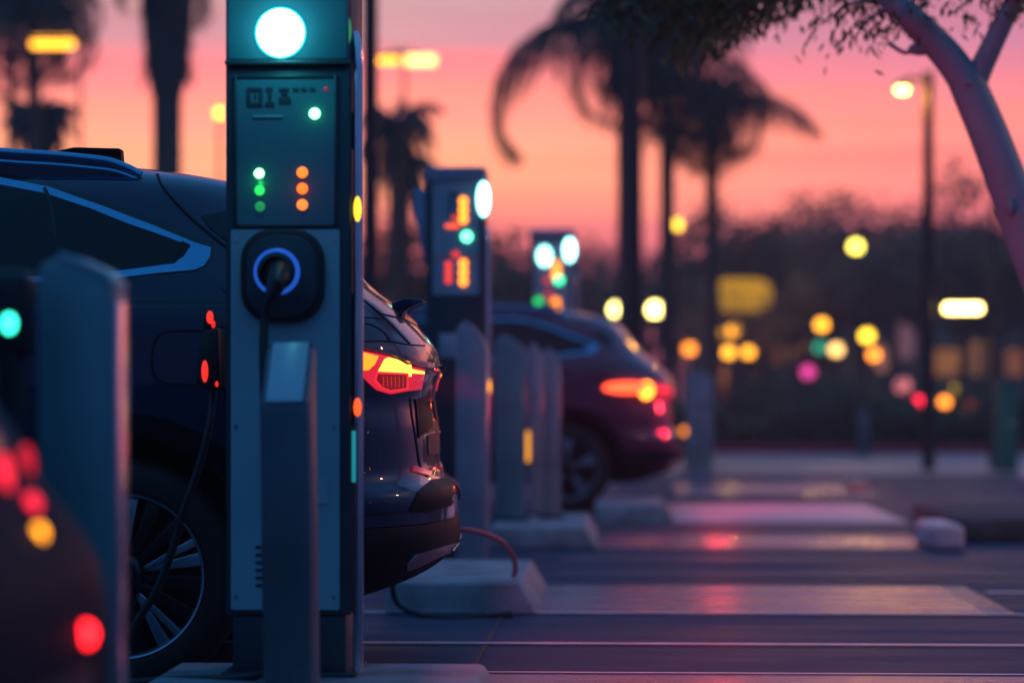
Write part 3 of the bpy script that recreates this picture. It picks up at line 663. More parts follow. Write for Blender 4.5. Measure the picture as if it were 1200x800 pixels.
# ------------------------------------------------------------------ red cable by the second island
t = thing('charging_cable', 'red charging cable looping behind the navy car bumper onto the island', 'cable', (-.8, 9.9, 0)); cl = t.location.copy()
pts = [pt2 for pt2 in [W(597, 720.5, 9.80), W(560, 722, 9.78), W(525, 724, 9.74), W(490, 719, 9.80), W(468, 709, 9.84), W(461, 695, 9.80), W(462, 675, 9.7), W(478, 640, 9.5), W(505, 622, 9.45), W(530, 620, 9.5),
       W(560, 623, 9.7), W(585, 633, 9.95), W(599, 648, 10.15), W(604, 664, 10.25), W(601, 677, 10.30), W(596, 683, 10.32)]]
b = B(); b.rod([p - cl for p in curve(pts[:9], 8)], .011, 12); b.build('cord', M['cable'], t)
b = B(); b.rod([p - cl for p in curve(pts[8:], 8)], .0105, 12); b.build('red_cord', M['cable_red'], t)
b = B(); b.rod([W(600, 720, 9.80) - cl, W(570, 721.5, 9.785) - cl], [.018, .014], 12); b.build('connector', M['blackp'], t)

# ------------------------------------------------------------------ vegetation
def leafcloud(b, c, r, n, size, rnd, flat=.8):
    for _ in range(n):
        while True:
            p = Vector((rnd.uniform(-1, 1), rnd.uniform(-1, 1), rnd.uniform(-1, 1)))
            if p.length < 1: break
        p = Vector((p.x * r, p.y * r, p.z * r * flat)) + c
        s = size * rnd.uniform(.6, 1.3); u = Vector((rnd.gauss(0, 1), rnd.gauss(0, 1), rnd.gauss(0, 1))).normalized(); v = u.orthogonal().normalized()
        vs = [b.bm.verts.new(p + q) for q in (u * s, v * s * .45, -u * s, -v * s * .45)]
        b.bm.faces.new(vs)
def tree_proto(kind, seed, leafm):
    rnd = random.Random(seed); t = thing('tree', 'tree', 'tree'); b = B(); cr = B(); h = 7.
    top = h * .45; b.rod(curve([(0, 0, 0), (.1, 0, h * .2), (-.05, .1, top)], 4), [.17 - .07 * i / 8 for i in range(9)], 8)
    n = 14 if kind == 'full' else 12
    for k in range(n):
        a = k * 2.4; e = rnd.uniform(.35, 1.25); L = h * rnd.uniform(.25, .5)
        end = Vector((math.cos(a) * math.cos(e) * L, math.sin(a) * math.cos(e) * L, top + math.sin(e) * L * 1.05))
        mid = (Vector((0, 0, top * .95)) + end) / 2 + Vector((rnd.uniform(-.2, .2), rnd.uniform(-.2, .2), .1))
        b.rod(curve([(0, 0, top * .9), mid, end], 3), [.09, .075, .06, .05, .04, .03, .02], 6)
        for q in range(3):
            cc = end + Vector((rnd.uniform(-.7, .7), rnd.uniform(-.7, .7), rnd.uniform(-.6, .5)))
            leafcloud(cr, cc, rnd.uniform(.55, 1.0), 46 if kind == 'full' else 26, .17 if kind == 'full' else .13, rnd)
    b.build('trunk', M['bark'], t); cr.build('crown', leafm, t, smooth=False)
    return t
ptrees = [tree_proto('full', 1, M['leaf_dk']), tree_proto('open', 2, M['leaf_br']), tree_proto('full', 3, M['leaf_br'])]
used = [False] * 3
TL = [(885, 322, 61, 1), (570, 270, 78, 0), (615, 285, 88, 2), (655, 282, 84, 1), (700, 288, 92, 0), (760, 300, 86, 2), (870, 262, 80, 1), (898, 250, 70, 2), (800, 292, 90, 0), (935, 270, 76, 0), (975, 236, 82, 1),
      (1042, 198, 74, 1), (1012, 225, 79, 1), (905, 238, 77, 1), (1150, 228, 80, 1), (1008, 262, 90, 2), (1085, 262, 86, 0), (1130, 250, 78, 2), (1165, 268, 88, 0), (1205, 232, 76, 1), (1240, 250, 84, 2), (455, 255, 60, 0), (520, 296, 82, 2), (395, 270, 80, 1), (330, 290, 85, 0), (1290, 240, 80, 0), (250, 300, 85, 2)]
for i, (px, py, Y, k) in enumerate(TL):
    o = ptrees[k] if not used[k] else copy_tree(ptrees[k]); used[k] = True
    hgt = WZ(py, Y); s = hgt / 6.9; o.location = (WX(px, Y), Y, 0); o.scale = (s * 1.1, s * 1.1, s); o.rotation_euler = (0, 0, i * 1.7)
    o['label'] = ('dark bushy tree in the dim row beyond the hedge', 'thin open crowned tree rising from the dim row beyond the hedge', 'brownish rounded tree in the dim row beyond the hedge')[k]
    o['group'] = ('dark bushy trees beyond the hedge', 'open crowned trees beyond the hedge', 'brownish rounded trees beyond the hedge')[k]

def frond(b, base, az, el, L, rnd, droop):
    pts = []; p = Vector(base); e = el
    for k in range(9):
        pts.append(p.copy()); p = p + Vector((math.cos(az) * math.cos(e), math.sin(az) * math.cos(e), math.sin(e))) * L / 8; e -= droop / 8 * (1 + k * .18)
    b.rod(pts, [.04 - .003 * k for k in range(9)], 5)
    side = Vector((-math.sin(az), math.cos(az), 0))
    for k in range(1, 9):
        d = (pts[k] - pts[k - 1]).normalized()
        for q in range(3):
            c = pts[k - 1].lerp(pts[k], q / 3)
            for s in (-1, 1):
                ll = L * .33 * math.sin(PI * min(1, (k + q / 3) / 9.2)) + .12
                tip = c + (side * s * .75 + d * .55 + Vector((0, 0, -.55 - rnd.random() * .8))).normalized() * ll
                w = d * .036
                b.bm.faces.new([b.bm.verts.new(v) for v in (c - w, c + w, tip)])
def palm(px, ptop, Y, tr, L, n, label, seed, lean=0., skirt=0., droop=1.9, custom=()):
    rnd = random.Random(seed); x = WX(px, Y); z = WZ(ptop, Y)
    t = thing('palm_tree', label, 'palm tree', (x - lean, Y, 0), group='tall palms in front of the sunset')
    k = 10; b = B(); top = Vector((lean, 0, z)); pts = [Vector((lean * (i / k) ** 1.3, 0, z * i / k)) for i in range(k + 1)]
    b.rod(pts, [tr * (1.25 if i == 0 else 1 + .03 * (i % 2)) for i in range(k + 1)], 10); b.build('trunk', M['bark'], t)
    if skirt:
        b = B(); b.lathe([(tr * .9, z - skirt), (tr * 1.5, z - skirt * .8), (tr * 1.9, z - skirt * .35), (tr * 1.7, z - .1), (tr * .5, z + .1)], Matrix.Translation((lean, 0, 0)), 14)
        for _ in range(260):
            a = rnd.uniform(0, 2 * PI); zz = z - rnd.uniform(.05, skirt * .85); r0 = tr * 1.5
            c = Vector((lean + math.cos(a) * r0, math.sin(a) * r0, zz)); w = Vector((-math.sin(a), math.cos(a), 0)) * .05
            b.bm.faces.new([b.bm.verts.new(v) for v in (c - w, c + w, c + Vector((math.cos(a) * tr * .7, math.sin(a) * tr * .7, -.35)))])
        b.build('dead_frond_skirt', M['bark'], t)
    b = B()
    for i in range(n):
        frond(b, top + Vector((0, 0, .02)), i * 2.399 + seed, 1.25 - 1.9 * (i / n), L * rnd.uniform(.85, 1.1), rnd, droop * rnd.uniform(.8, 1.15))
    for az, el, l2, dr in custom: frond(b, top, az, el, l2, rnd, dr)
    b.build('crown', M['palm_leaf'], t, smooth=False)
    return t
palm(196, -75, 42, .25, 2.0, 26, 'thick trunked palm with shaggy skirt above the navy car roof', 1, skirt=2.9, droop=1.2)
palm(832, 118, 50, .14, 2.3, 24, 'palm with drooping crown over the thick pale bollard', 3, lean=-.1, skirt=.9, droop=2.4, custom=((.0, .25, 2.5, .9), (.05, .1, 2.6, .7)))
palm(782, 55, 46, .15, 2.7, 22, 'middle palm of three, crown merging with the overhanging leaves', 5, skirt=.8, droop=2.2)
palm(738, 22, 44, .24, 2.6, 22, 'thick palm with one long frond arching out to the left', 8, skirt=1.6, custom=((PI, .1, 4.6, 1.75), (PI + .08, .0, 4.3, 1.6), (PI - .1, .15, 4.5, 1.8), (PI + .15, .05, 4.4, 1.7)))
palm(40, 0, 46, .13, 2.3, 26, 'slender dark palm beside the yellow bar lamp at upper left', 11)
palm(18, -8, 58, .10, 2.3, 22, 'thin leaning palm at the upper left corner', 12, lean=.3)
palm(48, 138, 50, .16, 1.0, 26, 'short bushy palm low behind the navy car roof', 13, droop=1.4, skirt=.6)
palm(462, 150, 52, .14, 1.3, 22, 'small spiky palm between the dark pole and the second charging station', 14, droop=1.5, skirt=.5)
palm(476, 195, 60, .14, 1.2, 20, 'lower spiky palm just above the second charging station cap', 15, droop=1.5, skirt=.5)

# pale street tree on the right, close
t = thing('street_tree', 'pale barked forked tree leaning over the right edge', 'tree', (WX(1262, 10.4), 10.4, 0)); tl = t.location.copy()
Yt = 10.4; q = lambda p, y_, dy=0: W(p, y_, Yt + dy) - tl
b = B()
trk = [Vector((.10, .05, 0)), q(1283, 620), q(1262, 440), q(1225, 330), q(1190, 240), q(1160, 160), q(1132, 95)]
b.rod(curve(trk, 5), [.16, .15, .14, .135, .13, .125, .12, .118, .115, .112, .11, .108, .106, .105, .103, .10, .099, .098, .096, .094, .092, .090, .088, .087, .086, .085, .084, .083, .082, .08, .078][:31], 16)
b.rod(curve([q(1140, 108), q(1112, 68), q(1084, 38), q(1052, 8), q(1000, -40, .3), q(930, -95, .7)], 5), [.075, .074, .072, .070, .069, .068, .067, .066, .065, .064, .063, .062, .06, .058, .055, .052, .05, .048, .046, .044, .042, .04, .036, .032, .028, .02][:26], 14)
b.rod(curve([q(1138, 110), q(1150, 80), q(1170, 38), q(1192, -8), q(1215, -70, -.2), q(1230, -150, -.4)], 5), [.055, .054, .053, .052, .051, .05, .049, .048, .047, .046, .045, .044, .043, .042, .04, .038, .036, .034, .032, .03, .028, .026, .024, .022, .02, .016][:26], 12)
b.ball(q(1078, 58), .035, (1.5, 1, .8)); b.ball(q(1134, 97, -.075), .018); b.ball(q(1184, 243, -.09), .026, (.6, 1, 1.4))
b.rod(curve([q(1075, 58), q(1060, 62), q(1040, 50)], 3), .010, 6)
rnd = random.Random(5)
tw = []
for (x0, y0, x1, y1, dy) in ((1040, 5, 960, 30, .2), (1030, 0, 940, -10, .4), (1010, -30, 905, 8, .6), (990, -45, 860, -30, .8), (1060, 10, 1000, 45, 0), (940, -95, 800, -30, 1.0), (930, -95, 720, -60, 1.2), (1192, -8, 1110, 20, 0),
                         (1195, -20, 1215, 20, -.1), (1200, -30, 1130, -30, .2), (1215, -70, 1260, -20, -.3), (900, -90, 760, -10, 1.1), (1050, -10, 1075, 12, .1), (1215, -80, 1080, -60, .3)):
    e = curve([q(x0, y0, dy * .6), q((x0 + x1) / 2, (y0 + y1) / 2 - 14, dy * .8), q(x1, y1, dy)], 5); b.rod(e, [.014 - .001 * i for i in range(len(e))], 6); tw.append(e)
b.build('trunk', M['bark_pale'], t)
cr = B()
def leaf(c, L):
    d = Vector((rnd.gauss(0, .6), rnd.gauss(0, .6), -1)).normalized(); w = d.orthogonal().normalized() * L * .16
    cr.bm.faces.new([cr.bm.verts.new(v) for v in (c, c + d * L * .45 + w, c + d * L, c + d * L * .45 - w)])
for e in tw:
    for p in e:
        for _ in range(11):
            o_ = Vector((rnd.gauss(0, .07), rnd.gauss(0, .10), rnd.gauss(-.01, .05))); leaf(p + o_, rnd.uniform(.035, .07))
for _ in range(3300):   # dense mass at the top, over the palms
    x_ = rnd.triangular(680, 960, 850); y_ = rnd.triangular(-120, 88 - abs(x_ - 800) * .55, -15); leaf(q(x_, y_, rnd.uniform(.4, 1.7)), rnd.uniform(.045, .095))
for _ in range(5200):
    x_ = rnd.uniform(760, 1500); y_ = rnd.gauss(-190, 50)
    if y_ < -55: leaf(q(x_, y_, rnd.uniform(-1.3, 1.6)), rnd.uniform(.05, .10))
cr.build('crown', M['leaf'], t, smooth=False)

# hedge, shrubs
def hedge(x0, x1, y0, y1, h, n, label, seed, m):
    rnd = random.Random(seed); b = B()
    for _ in range(n):
        x = rnd.uniform(x0, x1); y = rnd.uniform(y0, y1); z = rnd.uniform(.05, h * (1 + .18 * math.sin(x * 1.9) + .1 * math.sin(x * 4.7)))
        s = rnd.uniform(.05, .11); u = Vector((rnd.gauss(0, 1), rnd.gauss(0, 1), rnd.gauss(0, 1))).normalized(); v = u.orthogonal().normalized(); p = Vector((x, y, z))
        b.bm.faces.new([b.bm.verts.new(p + k) for k in (u * s, v * s * .6, -u * s, -v * s * .6)])
    return tag(b.build('hedge', m, smooth=False), label, 'hedge')
hedge(-8, 11, 42.6, 43.9, .80, 26000, 'low dark hedge running behind the red painted kerb', 3, M['leaf_dk'])
def shrub(px, py, Y, r, label, seed, m):
    rnd = random.Random(seed); t = thing('shrub', label, 'shrub', (WX(px, Y), Y, 0), group='round shrubs behind the hedge'); b = B(); z = WZ(py, Y)
    leafcloud(b, Vector((0, 0, z - r * .8)), r, 1500, .07, rnd, .8); b.build('foliage', m, t, smooth=False)
    b = B(); b.rod([(0, 0, 0), (.03, 0, z - r)], .04, 8); b.build('stem', M['bark'], t)
for a in ((1000, 428, 44.5, 1.35, 'wide shrub between the marker post and the pink garden light', 9, M['leaf_dk']), (868, 452, 46, .75, 'round shrub just right of the thick pale bollard', 1, M['leaf_dk']), (905, 440, 47, .8, 'round shrub under the cluster of four amber lamps', 2, M['leaf']), (990, 445, 46, .8, 'round shrub left of the red garden light', 3, M['leaf']), (1145, 440, 46, .9, 'round shrub left of the green pedestal', 4, M['leaf_dk']), (1050, 462, 45.5, .6, 'low shrub beneath the pink garden light', 5, M['leaf_dk'])): shrub(*a)  # the pink and red garden lights named here stand in for a distant car

# ------------------------------------------------------------------ poles and lamps
def pole(px, Y, r, h, label):
    t = thing('utility_pole', label, 'pole', (WX(px, Y), Y, 0)); b = B(); b.rod([(0, 0, 0), (0, 0, h)], [r, r * .9], 16); b.build('shaft', M['pole'], t)
    b = B(); b.box((0, 0, .03), (r * 3.6, r * 3.6, .06), .01); b.build('base_plate', M['pole'], t)
    b = B(); b.ball((0, 0, h), r * 1.1, (1, 1, .5), 12); b.build('cap', M['pole'], t)
pole(434, 24, .082, 6.5, 'dark pole rising just right of the large charging station')
pole(744, 29, .090, 8.0, 'straight dark pole standing before the thick palm')
def bulb(parent, loc, col, e, r=.05):
    l = bpy.data.lights.new('bulb', 'POINT'); l.energy = e; l.color = col; l.shadow_soft_size = r
    o = bpy.data.objects.new('bulb', l); COL.objects.link(o); o.location = loc; o.parent = parent; return o
for cc in (car1, car2):
    for s in (-1, 1):
        l = bpy.data.lights.new('lamp_light', 'AREA'); l.shape = 'RECTANGLE'; l.size = .28; l.size_y = .07; l.energy = 10; l.color = (1, .03, .06)
        o = bpy.data.objects.new('lamp_light', l); COL.objects.link(o); o.parent = cc; o.location = (-.02, s * .60, .93); o.rotation_euler = (PI / 2, 0, -PI / 2)
bulb(c1, (LX1(330), -.14, LZ1(38)), (.05, .85, .9), 1.0, .03)
bulb(car2, (.30, -.35, .93), (1, .03, .06), 9)  # loose red light added off the tail, strengthens the streak on the ground
for p_, q_, c_, e_ in ((354.5, 220, (1, .04, .02), .035), (304, 212, (.02, 1, .15), .02), (369, 132, (.02, 1, .2), .02)): bulb(c1, (LX1(p_), -.035, LZ1(q_)), c_, e_, .006)
def lamp(px, py, Y, kind, col, s, label, r=.13, side=1, w=.3, pr=.05, group='street lamps glowing beyond the car park', name='street_or_added_lamp', arm=.4):
    z = WZ(py, Y); x = WX(px, Y); t = thing(name, label, name.replace('_', ' '), (x + (side * arm if kind != 'globe' else 0), Y, 0), group=group); b = B()
    if kind == 'globe':
        b.rod([(0, 0, 0), (0, 0, z - r * .8)], [pr, pr * .7], 10); b.lathe([(r * .3, z - r * 1.3), (r * .6, z - r * .85), (r * .3, z - r * .7)], None, 12); b.build('post', M['pole'], t)
        b = B(); b.ball((0, 0, z), r, (1, 1, 1), 20); b.build('globe', G(col, s), t)
        b = B(); b.lathe([(r * .5, z + r * .9), (r * .15, z + r * 1.15), (0, z + r * 1.2)], None, 12); b.build('cap', M['pole'], t)
        if s >= 4: bulb(t, (0, .0, z - r * .2), (1, .44, .07), 2500, r * .9)
    else:
        b.rod([(0, 0, 0), (0, 0, z + .22)], [pr, pr * .8], 12); b.build('post', M['pole'], t)
        b = B(); b.rod([(0, 0, z + .10), (-side * arm * .6, 0, z + .14), (-side * arm, 0, z + .09)], .03, 8); b.box((-side * arm, 0, z + .05), (w * 1.15, .22, .06), .02, 2); b.build('arm', M['pole'], t)
        b = B(); b.ball((-side * arm, 0, z), w / 2, (1, .6, r * 2 / w), 20) if kind == 'arm' else b.box((-side * arm, 0, z), (w, .12, r * 2), .03, 3); b.build('lamp_head', G(col, s), t)
    return t
lp_ = lamp(1057, 107, 31.6, 'arm', C_WHT, 9, 'dark street lamp with a bright white head left of the pale tree', .055, 1, .17, .085, arm=.34); bulb(lp_, (-.28, -.15, WZ(107, 31.6) - .1), (1, .40, .03), 45)
lamp(792, 264, 55, 'globe', C_YEL, 5, 'amber globe street lamp between the two thinner palms', .13)
lamp(1003, 290, 58, 'globe', (1, .78, .10), 6, 'solitary yellow globe street lamp high in front of the trees', .15)
lamp(723, 363, 52, 'globe', C_WHT, 9.5, 'bright pale globe lamp left of the straight pole above the wine red car', .15)
lamp(768, 363, 52, 'globe', C_WHT, 10, 'bright pale globe lamp right of the straight pole above the wine red car', .16)
lamp(747, 362, 60, 'globe', (1, .45, .10), 2.2, 'dim orange globe lamp between two bright pale globes', .12)
lamp(808, 409, 60, 'globe', C_ORG, 3.4, 'orange globe lamp low beside the thick pale bollard', .15)
lamp(859, 388, 62, 'globe', C_AMB, 3.0, 'amber globe lamp topmost of the low cluster right of the palm', .15)
lamp(843, 391, 66, 'globe', C_AMB, 1.6, 'faint amber globe lamp leftmost of the low cluster right of the palm', .14)
lamp(854, 413, 58, 'globe', C_AMB, 4.0, 'amber globe lamp bottom left of the low cluster right of the palm', .14)
lamp(877, 413, 60, 'globe', C_AMB, 3.8, 'amber globe lamp bottom right of the low cluster right of the palm', .14)
lamp(963, 381, 56, 'globe', C_AMB, 4.2, 'amber globe lamp directly above the green traffic light', .14)
lamp(980, 410, 56, 'globe', (1, .55, .16), 3.6, 'pale amber globe lamp touching the green traffic light', .14)
lamp(1016, 394, 54, 'globe', C_YEL, 5.0, 'yellow globe lamp with an orange one just below it', .14)
lamp(1024, 416, 56, 'globe', C_ORG, 4.6, 'orange globe lamp just under a yellow one', .13)
lamp(258, 131, 50, 'globe', C_YEL, 5.5, 'yellow globe lamp on a thin pole beside the large charging station', .11)
lamp(62, 46, 44, 'bar', C_AMB, 4.2, 'yellow bar lamp on a tall post at upper left', .10, 1, .80, .04, arm=.5)
t = lamp(454, 68, 46, 'bar', C_AMB, 4.2, 'twin headed yellow bar lamp high between dark pole and palms', .09, -1, .46, .04, arm=-.32)
zz = WZ(70, 46); b = B(); b.box((WX(493, 46) - t.location.x, 0, zz), (.58, .12, .18), .03, 3); b.build('lamp_head', G((1, .62, .16), 3.4), t)
b = B(); b.rod([(0, 0, zz + .1), (WX(493, 46) - t.location.x, 0, zz + .12)], .03, 8); b.build('arm', M['pole'], t)
# low garden lights and orange marks
lamp(1107, 471, 46, 'globe', C_ORG, 5.0, 'orange garden light just right of the dark lamp post', .10, pr=.03, group='low garden lights at hedge height', name='garden_light_or_stand_in')
lamp(1119, 458, 52, 'globe', C_YEL, 1.0, 'dim yellow garden light above the orange one', .12, pr=.03, group='low garden lights at hedge height', name='garden_light_or_stand_in')
lamp(803, 505, 34, 'globe', C_ORG, 2.2, 'small orange garden light behind the wine red bumper', .06, pr=.03, group='low garden lights at hedge height', name='garden_light_or_stand_in')
lamp(842, 466, 50, 'globe', (1, .05, .02), 1.2, 'dull red garden light behind the thick pale bollard', .12, pr=.03, group='low garden lights at hedge height', name='garden_light_or_stand_in')
lamp(1140, 474, 50, 'globe', (1, .10, .03), .8, 'dull red garden light left of the green pedestal', .12, pr=.03, group='low garden lights at hedge height', name='garden_light_or_stand_in')
# traffic lights
def signal(px, py, Y, col, s, label, r=.15):
    t = thing('traffic_light', label, 'traffic light', (WX(px, Y), Y, 0)); z = WZ(py, Y); b = B(); b.rod([(0, .12, 0), (0, .12, z + .5)], .05, 10); b.build('post', M['pole'], t)
    b = B(); b.box((0, .12, z), (.42, .18, 1.15), .03, 2); b.build('housing', M['blackp'], t)
    b = B(); b.ball((0, .02, z), r, (1, .4, 1), 18); b.build('lit_lens', G(col, s), t)
    for dz in (-.37, .37): b = B(); b.ball((0, .03, z + dz), .13, (1, .3, 1), 14); b.build('unlit_lens', M['blackg'], t)
signal(962, 407, 64, (.02, .6, .35), 1.3, 'green traffic light among the amber lamps')
signal(947, 436, 66, C_MAG, 1.6, 'magenta glowing signal low beneath the green traffic light', .17)
# bright light box
t = thing('light_box_sign', 'long bright warm light box on a post at right', 'light box', (WX(1168, 32), 32.3, 0)); X = lambda p: WX(p, 32) - t.location.x; z = WZ(362, 32)
b = B(); b.box(((X(1106) + X(1151)) / 2, -.3, z), (X(1151) - X(1106), .10, .115), .045, 4); b.build('lamp_panel', G((1, .70, .22), 11), t)
b = B(); b.box(((X(1106) + X(1151)) / 2, -.2, z), (X(1153) - X(1104), .09, .20), .02, 3); b.rod([(X(1151), -.2, z), (0, 0, z)], .025, 8); b.build('housing', M['pole'], t)
b = B(); b.rod([(0, 0, 0), (0, 0, WZ(235, 32))], [.055, .045], 12); b.build('post', M['bark'], t)
t = thing('street_or_added_lamp', 'unseen tall warm lamp added off to the right to light the pale kerb stone', 'street lamp', (7.5, 12.5, 0), group='unseen lamps added off to the right'); b = B(); b.rod([(0, 0, 0), (0, 0, 4.6), (-.3, 0, 4.75), (-.7, 0, 4.8)], .06, 10); b.build('post', M['pole'], t); b = B(); b.box((-.75, 0, 4.76), (.4, .2, .06), .02); b.build('lamp_head', M['pole'], t); bulb(t, (-.75, 0, 4.65), (1, .42, .22), 230, .1)  # out-of-view lamp added for warm light on kerb stone and bay mark
t = thing('sign_board', 'softly glowing yellow sign board above the low amber lamps', 'sign board', (WX(868, 64), 64.2, 0)); z = WZ(346, 64)
b = B(); b.prism(rrect(-.88, .90, z - .5, z + .5, .46), -.08, .08); b.build('board', M['roofm'], t)
b = B(); b.prism(rrect(-.80, .84, z - .43, z + .43, .42), -.12, -.07); b.build('lit_face', G((1, .48, .02), .42), t)
for s in (-.6, .6): b = B(); b.rod([(s, .12, 0), (s, .12, z)], .05, 10); b.build('leg', M['pole'], t)
# unseen lamps added off to the right for glints on the navy car
for x_, y_, z_, lb in ((26, 6, 4.2, 'unseen amber lamp added off to the right of the car park'), (31, -2, 3.4, 'second unseen lamp added off to the right'), (22, 12, 5.2, 'tall unseen lamp added off to the right'), (36, 3, 2.6, 'low unseen lamp added off to the right'), (28, 16, 3.0, 'far low unseen lamp added off to the right')):
    t = thing('street_or_added_lamp', lb, 'street lamp', (x_, y_, 0), group='unseen lamps added off to the right'); b = B(); b.rod([(0, 0, 0), (0, 0, z_)], .05, 8); b.build('post', M['pole'], t); b = B(); b.ball((0, 0, z_ + .12), .14); b.build('globe', G(C_AMB, 22), t)
# green pedestal
t = thing('utility_pedestal', 'dark green utility pedestal near the right edge', 'pedestal', (WX(1181, 31), 31, 0))
b = B(); b.box((0, .12, .54), (.27, .24, 1.06), .03, 3, edit=lambda v: setattr(v.co, 'x', v.co.x * (1 - .10 * (v.co.z > .5)))); b.build('cabinet', M['green_box'], t)
b = B(); b.box((0, .12, 1.10), (.30, .28, .06), .02, 3); b.build('lid', M['green_box'], t); b = B(); b.box((.06, -.008, .6), (.03, .02, .1), .004); b.build('latch', M['steel'], t)
# small post by the hedge
t = thing('marker_post', 'slim grey marker post before the dark hedge', 'post', (WX(1012, 40), 40, 0)); b = B(); b.box((0, 0, .4), (.22, .15, .8), .02, 2); b.build('post', M['bollard_dk'], t); b = B(); b.box((0, 0, .82), (.25, .18, .05), .01); b.build('cap', M['pole'], t)

# more low lights
lamp(1075, 471, 46, 'globe', (1, .015, .05), 5.0, 'red light of a distant car on a low post left of the dark lamp post', .11, pr=.03, group='low garden lights at hedge height', name='garden_light_or_stand_in')  # stands in for the tail lamp of a distant car
lamp(1058, 452, 50, 'globe', (1, .25, .28), .9, 'pale pink globe standing for a distant car above the red light', .16, pr=.03, group='low garden lights at hedge height', name='garden_light_or_stand_in')  # glowing globe put in for the pale body of a distant car
# buildings
def building(px0, px1, py, Y, d, label, m, wins):
    x0, x1 = WX(px0, Y), WX(px1, Y); h = WZ(py, Y); t = thing('building', label, 'building', ((x0 + x1) / 2, Y, 0), group='low buildings beyond the trees'); w = x1 - x0
    b = B(); b.box((0, d / 2, h / 2), (w, d, h)); b.build('walls', m, t, smooth=False)
    b = B(); b.box((0, d / 2, h + .12), (w + .8, d + .8, .24), .03); b.build('roof', M['roofm'], t)
    for (p, y_, ww, hh, c_, s_) in wins:
        X = WX(p, Y) - t.location.x; Z = WZ(y_, Y); k = Y / F; b = B()
        b.box((X, -.06, Z), (ww * k + .24, .12, hh * k + .24), .02); wf = b.build('window', M['roofm'], t)
        b = B(); b.box((X, -.14, Z), (ww * k, .06, hh * k)); b.build('pane', G(c_, s_), wf)
building(560, 760, 340, 100, 12, 'brown low building behind the straight pole', M['wallm'], [(690, 410, 30, 22, (1, .35, .18), .12), (610, 400, 30, 20, (1, .35, .1), .1), (735, 430, 26, 24, (.8, .12, .3), .25)])
building(815, 1000, 318, 98, 12, 'low building with dim orange windows behind the middle trees', M['wallm'],
    [(900, 412, 24, 30, (1, .30, .08), .22), (935, 408, 20, 30, (1, .35, .1), .18), (845, 440, 20, 26, (1, .3, .1), .2)])
building(1005, 1250, 345, 104, 12, 'long brown building with dim shop windows at right', M['wallm'],
    [(1035, 420, 22, 30, (1, .4, .25), .25), (1062, 400, 18, 40, (.7, .3, .35), .18), (1110, 425, 30, 30, (1, .35, .1), .22), (1150, 420, 24, 40, (1, .4, .15), .2), (1190, 425, 24, 30, (1, .3, .1), .15)])

hz = B(); hz.box((5, 90, 6), (292, 222, 14)); ho = hz.build('haze', M['steel'], smooth=False); ho['kind'] = 'stuff'; ho['label'] = 'pale dusk haze over the car park'
hm = bpy.data.materials.new('haze'); hm.use_nodes = True; hn = hm.node_tree.nodes; hn.clear(); hv = hn.new('ShaderNodeVolumePrincipled'); ho_ = hn.new('ShaderNodeOutputMaterial')
hv.inputs['Color'].default_value = (.95, .80, .82, 1); hv.inputs['Density'].default_value = .0020; hv.inputs['Anisotropy'].default_value = .3; hm.node_tree.links.new(hv.outputs[0], ho_.inputs['Volume'])
ho.data.materials.clear(); ho.data.materials.append(hm)
# ------------------------------------------------------------------ world, sun, camera
w = bpy.data.worlds.new('World'); SC.world = w; w.use_nodes = True; nt = w.node_tree; N = nt.nodes; Lk = nt.links; bg = N['Background']
tc = N.new('ShaderNodeTexCoord'); sp = N.new('ShaderNodeSeparateXYZ'); Lk.new(tc.outputs['Generated'], sp.inputs[0])
mp = N.new('ShaderNodeMapping'); mp.inputs['Scale'].default_value = (4, 2, 105); Lk.new(tc.outputs['Generated'], mp.inputs[0])
no = N.new('ShaderNodeTexNoise'); no.inputs['Scale'].default_value = 1.; no.inputs['Detail'].default_value = 3; Lk.new(mp.outputs[0], no.inputs['Vector'])
def math_(op, a, b_, clamp=False):
    n = N.new('ShaderNodeMath'); n.operation = op; n.use_clamp = clamp
    for i, v in enumerate((a, b_)):
        if isinstance(v, (int, float)): n.inputs[i].default_value = v
        else: Lk.new(v, n.inputs[i])
    return n.outputs[0]
zn = math_('ADD', sp.outputs['Z'], math_('MULTIPLY', math_('SUBTRACT', no.outputs['Fac'], .5), .044))
zz = math_('MULTIPLY', zn, 2.0, True)
def ramp(stops, fac):
    r = N.new('ShaderNodeValToRGB'); cr_ = r.color_ramp; cr_.elements[0].position = stops[0][0]; cr_.elements[0].color = (*stops[0][1], 1)
    cr_.elements[1].position = stops[-1][0]; cr_.elements[1].color = (*stops[-1][1], 1)
    for p, c_ in stops[1:-1]: e = cr_.elements.new(p); e.color = (*c_, 1)
    Lk.new(fac, r.inputs[0]); return r.outputs[0]
sun = ramp([(0, lin(120, 60, 85)), (.10, lin(190, 80, 105)), (.135, lin(232, 110, 110)), (.17, lin(254, 148, 112)), (.21, lin(255, 158, 118)), (.245, lin(252, 138, 120)), (.278, lin(236, 118, 124)),
            (.298, lin(186, 124, 134)), (.33, lin(178, 138, 140)), (.40, lin(142, 102, 132)), (.55, lin(95, 90, 140)), (.8, lin(60, 100, 155)), (1, lin(50, 112, 170))], zz)
pink = ramp([(0, lin(110, 60, 90)), (.12, lin(180, 85, 120)), (.18, lin(240, 115, 115)), (.22, lin(248, 128, 120)), (.27, lin(202, 112, 128)), (.31, lin(172, 106, 134)), (.345, lin(158, 102, 134)),
             (.42, lin(140, 105, 150)), (.6, lin(80, 95, 150)), (1, lin(50, 112, 170))], zz)
blue = ramp([(0, lin(36, 46, 84)), (.12, lin(44, 66, 114)), (.35, lin(42, 98, 155)), (.7, lin(50, 115, 175)), (1, lin(50, 112, 170))], math_('MULTIPLY', sp.outputs['Z'], 1.0, True))
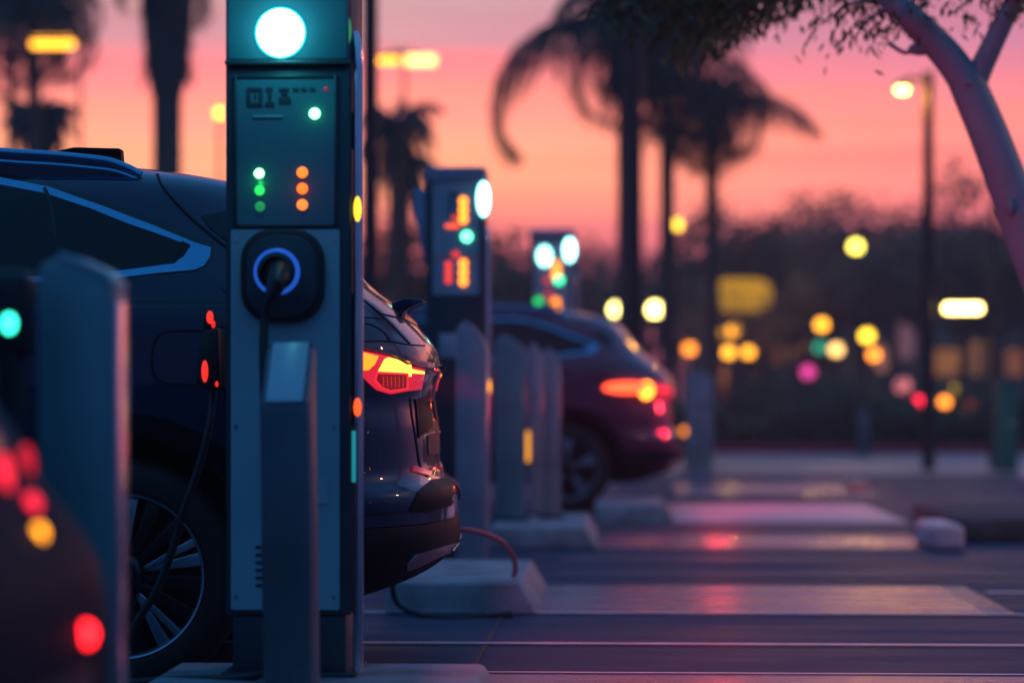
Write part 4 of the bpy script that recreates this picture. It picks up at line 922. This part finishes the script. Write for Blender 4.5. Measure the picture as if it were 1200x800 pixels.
def mixc(f, a, c_):
    m = N.new('ShaderNodeMix'); m.data_type = 'RGBA'; Lk.new(f, m.inputs[0]); Lk.new(a, m.inputs[6]); Lk.new(c_, m.inputs[7]); return m.outputs[2]
def mr(v, a, c_):
    m = N.new('ShaderNodeMapRange'); m.interpolation_type = 'SMOOTHSTEP'; m.inputs['From Min'].default_value = a; m.inputs['From Max'].default_value = c_; Lk.new(v, m.inputs['Value']); return m.outputs[0]
west_ = mixc(mr(sp.outputs['X'], -.12, .20), sun, pink)
wv = N.new('ShaderNodeVectorMath'); wv.operation = 'SCALE'; wv.inputs['Scale'].default_value = 1.42; Lk.new(west_, wv.inputs[0]); west = wv.outputs[0]; Lk.new(math_('MULTIPLY', math_('ADD', math_('MULTIPLY', no.outputs['Fac'], .5), .75), 1.42), wv.inputs['Scale'])
sky = mixc(mr(sp.outputs['Y'], .74, .985), blue, west)
ns = N.new('ShaderNodeTexSky'); ns.sky_type = 'NISHITA'; ns.sun_disc = False; ns.sun_elevation = math.radians(1.5); ns.sun_rotation = math.radians(-8)
sc_ = N.new('ShaderNodeVectorMath'); sc_.operation = 'SCALE'; sc_.inputs['Scale'].default_value = .004; Lk.new(ns.outputs[0], sc_.inputs[0])
ad = N.new('ShaderNodeVectorMath'); ad.operation = 'ADD'; Lk.new(sky, ad.inputs[0]); Lk.new(sc_.outputs[0], ad.inputs[1])
Lk.new(ad.outputs[0], bg.inputs['Color']); bg.inputs['Strength'].default_value = 1.0
sl = bpy.data.lights.new('sun', 'SUN'); sl.energy = .05; sl.angle = math.radians(25); sl.color = (1, .45, .35); so = bpy.data.objects.new('sun', sl); COL.objects.link(so)
so.rotation_euler = (math.radians(-84), 0, math.radians(-8))
cam = bpy.data.cameras.new('camera'); co = bpy.data.objects.new('camera', cam); COL.objects.link(co); SC.camera = co
co.location = (0, 0, H); co.rotation_euler = (PI / 2, 0, TH); cam.sensor_width = 36; cam.lens = F * 36 / 1200; cam.shift_y = (HY - 400) / 1200; cam.clip_start = .05; cam.clip_end = 1000
cam.dof.use_dof = True; cam.dof.focus_distance = 7.55; cam.dof.aperture_fstop = .085 / .060
SC.view_settings.view_transform = 'Standard'; SC.view_settings.look = 'None'; SC.view_settings.exposure = .25; SC.view_settings.gamma = 1
SC.render.engine = 'CYCLES'; cy = SC.cycles; cy.use_denoising = True; cy.denoiser = 'OPENIMAGEDENOISE'; cy.max_bounces = 5; cy.diffuse_bounces = 2; cy.glossy_bounces = 3; cy.transparent_max_bounces = 4
cy.sample_clamp_indirect = 4; cy.caustics_reflective = False; cy.caustics_refractive = False; cy.use_adaptive_sampling = False
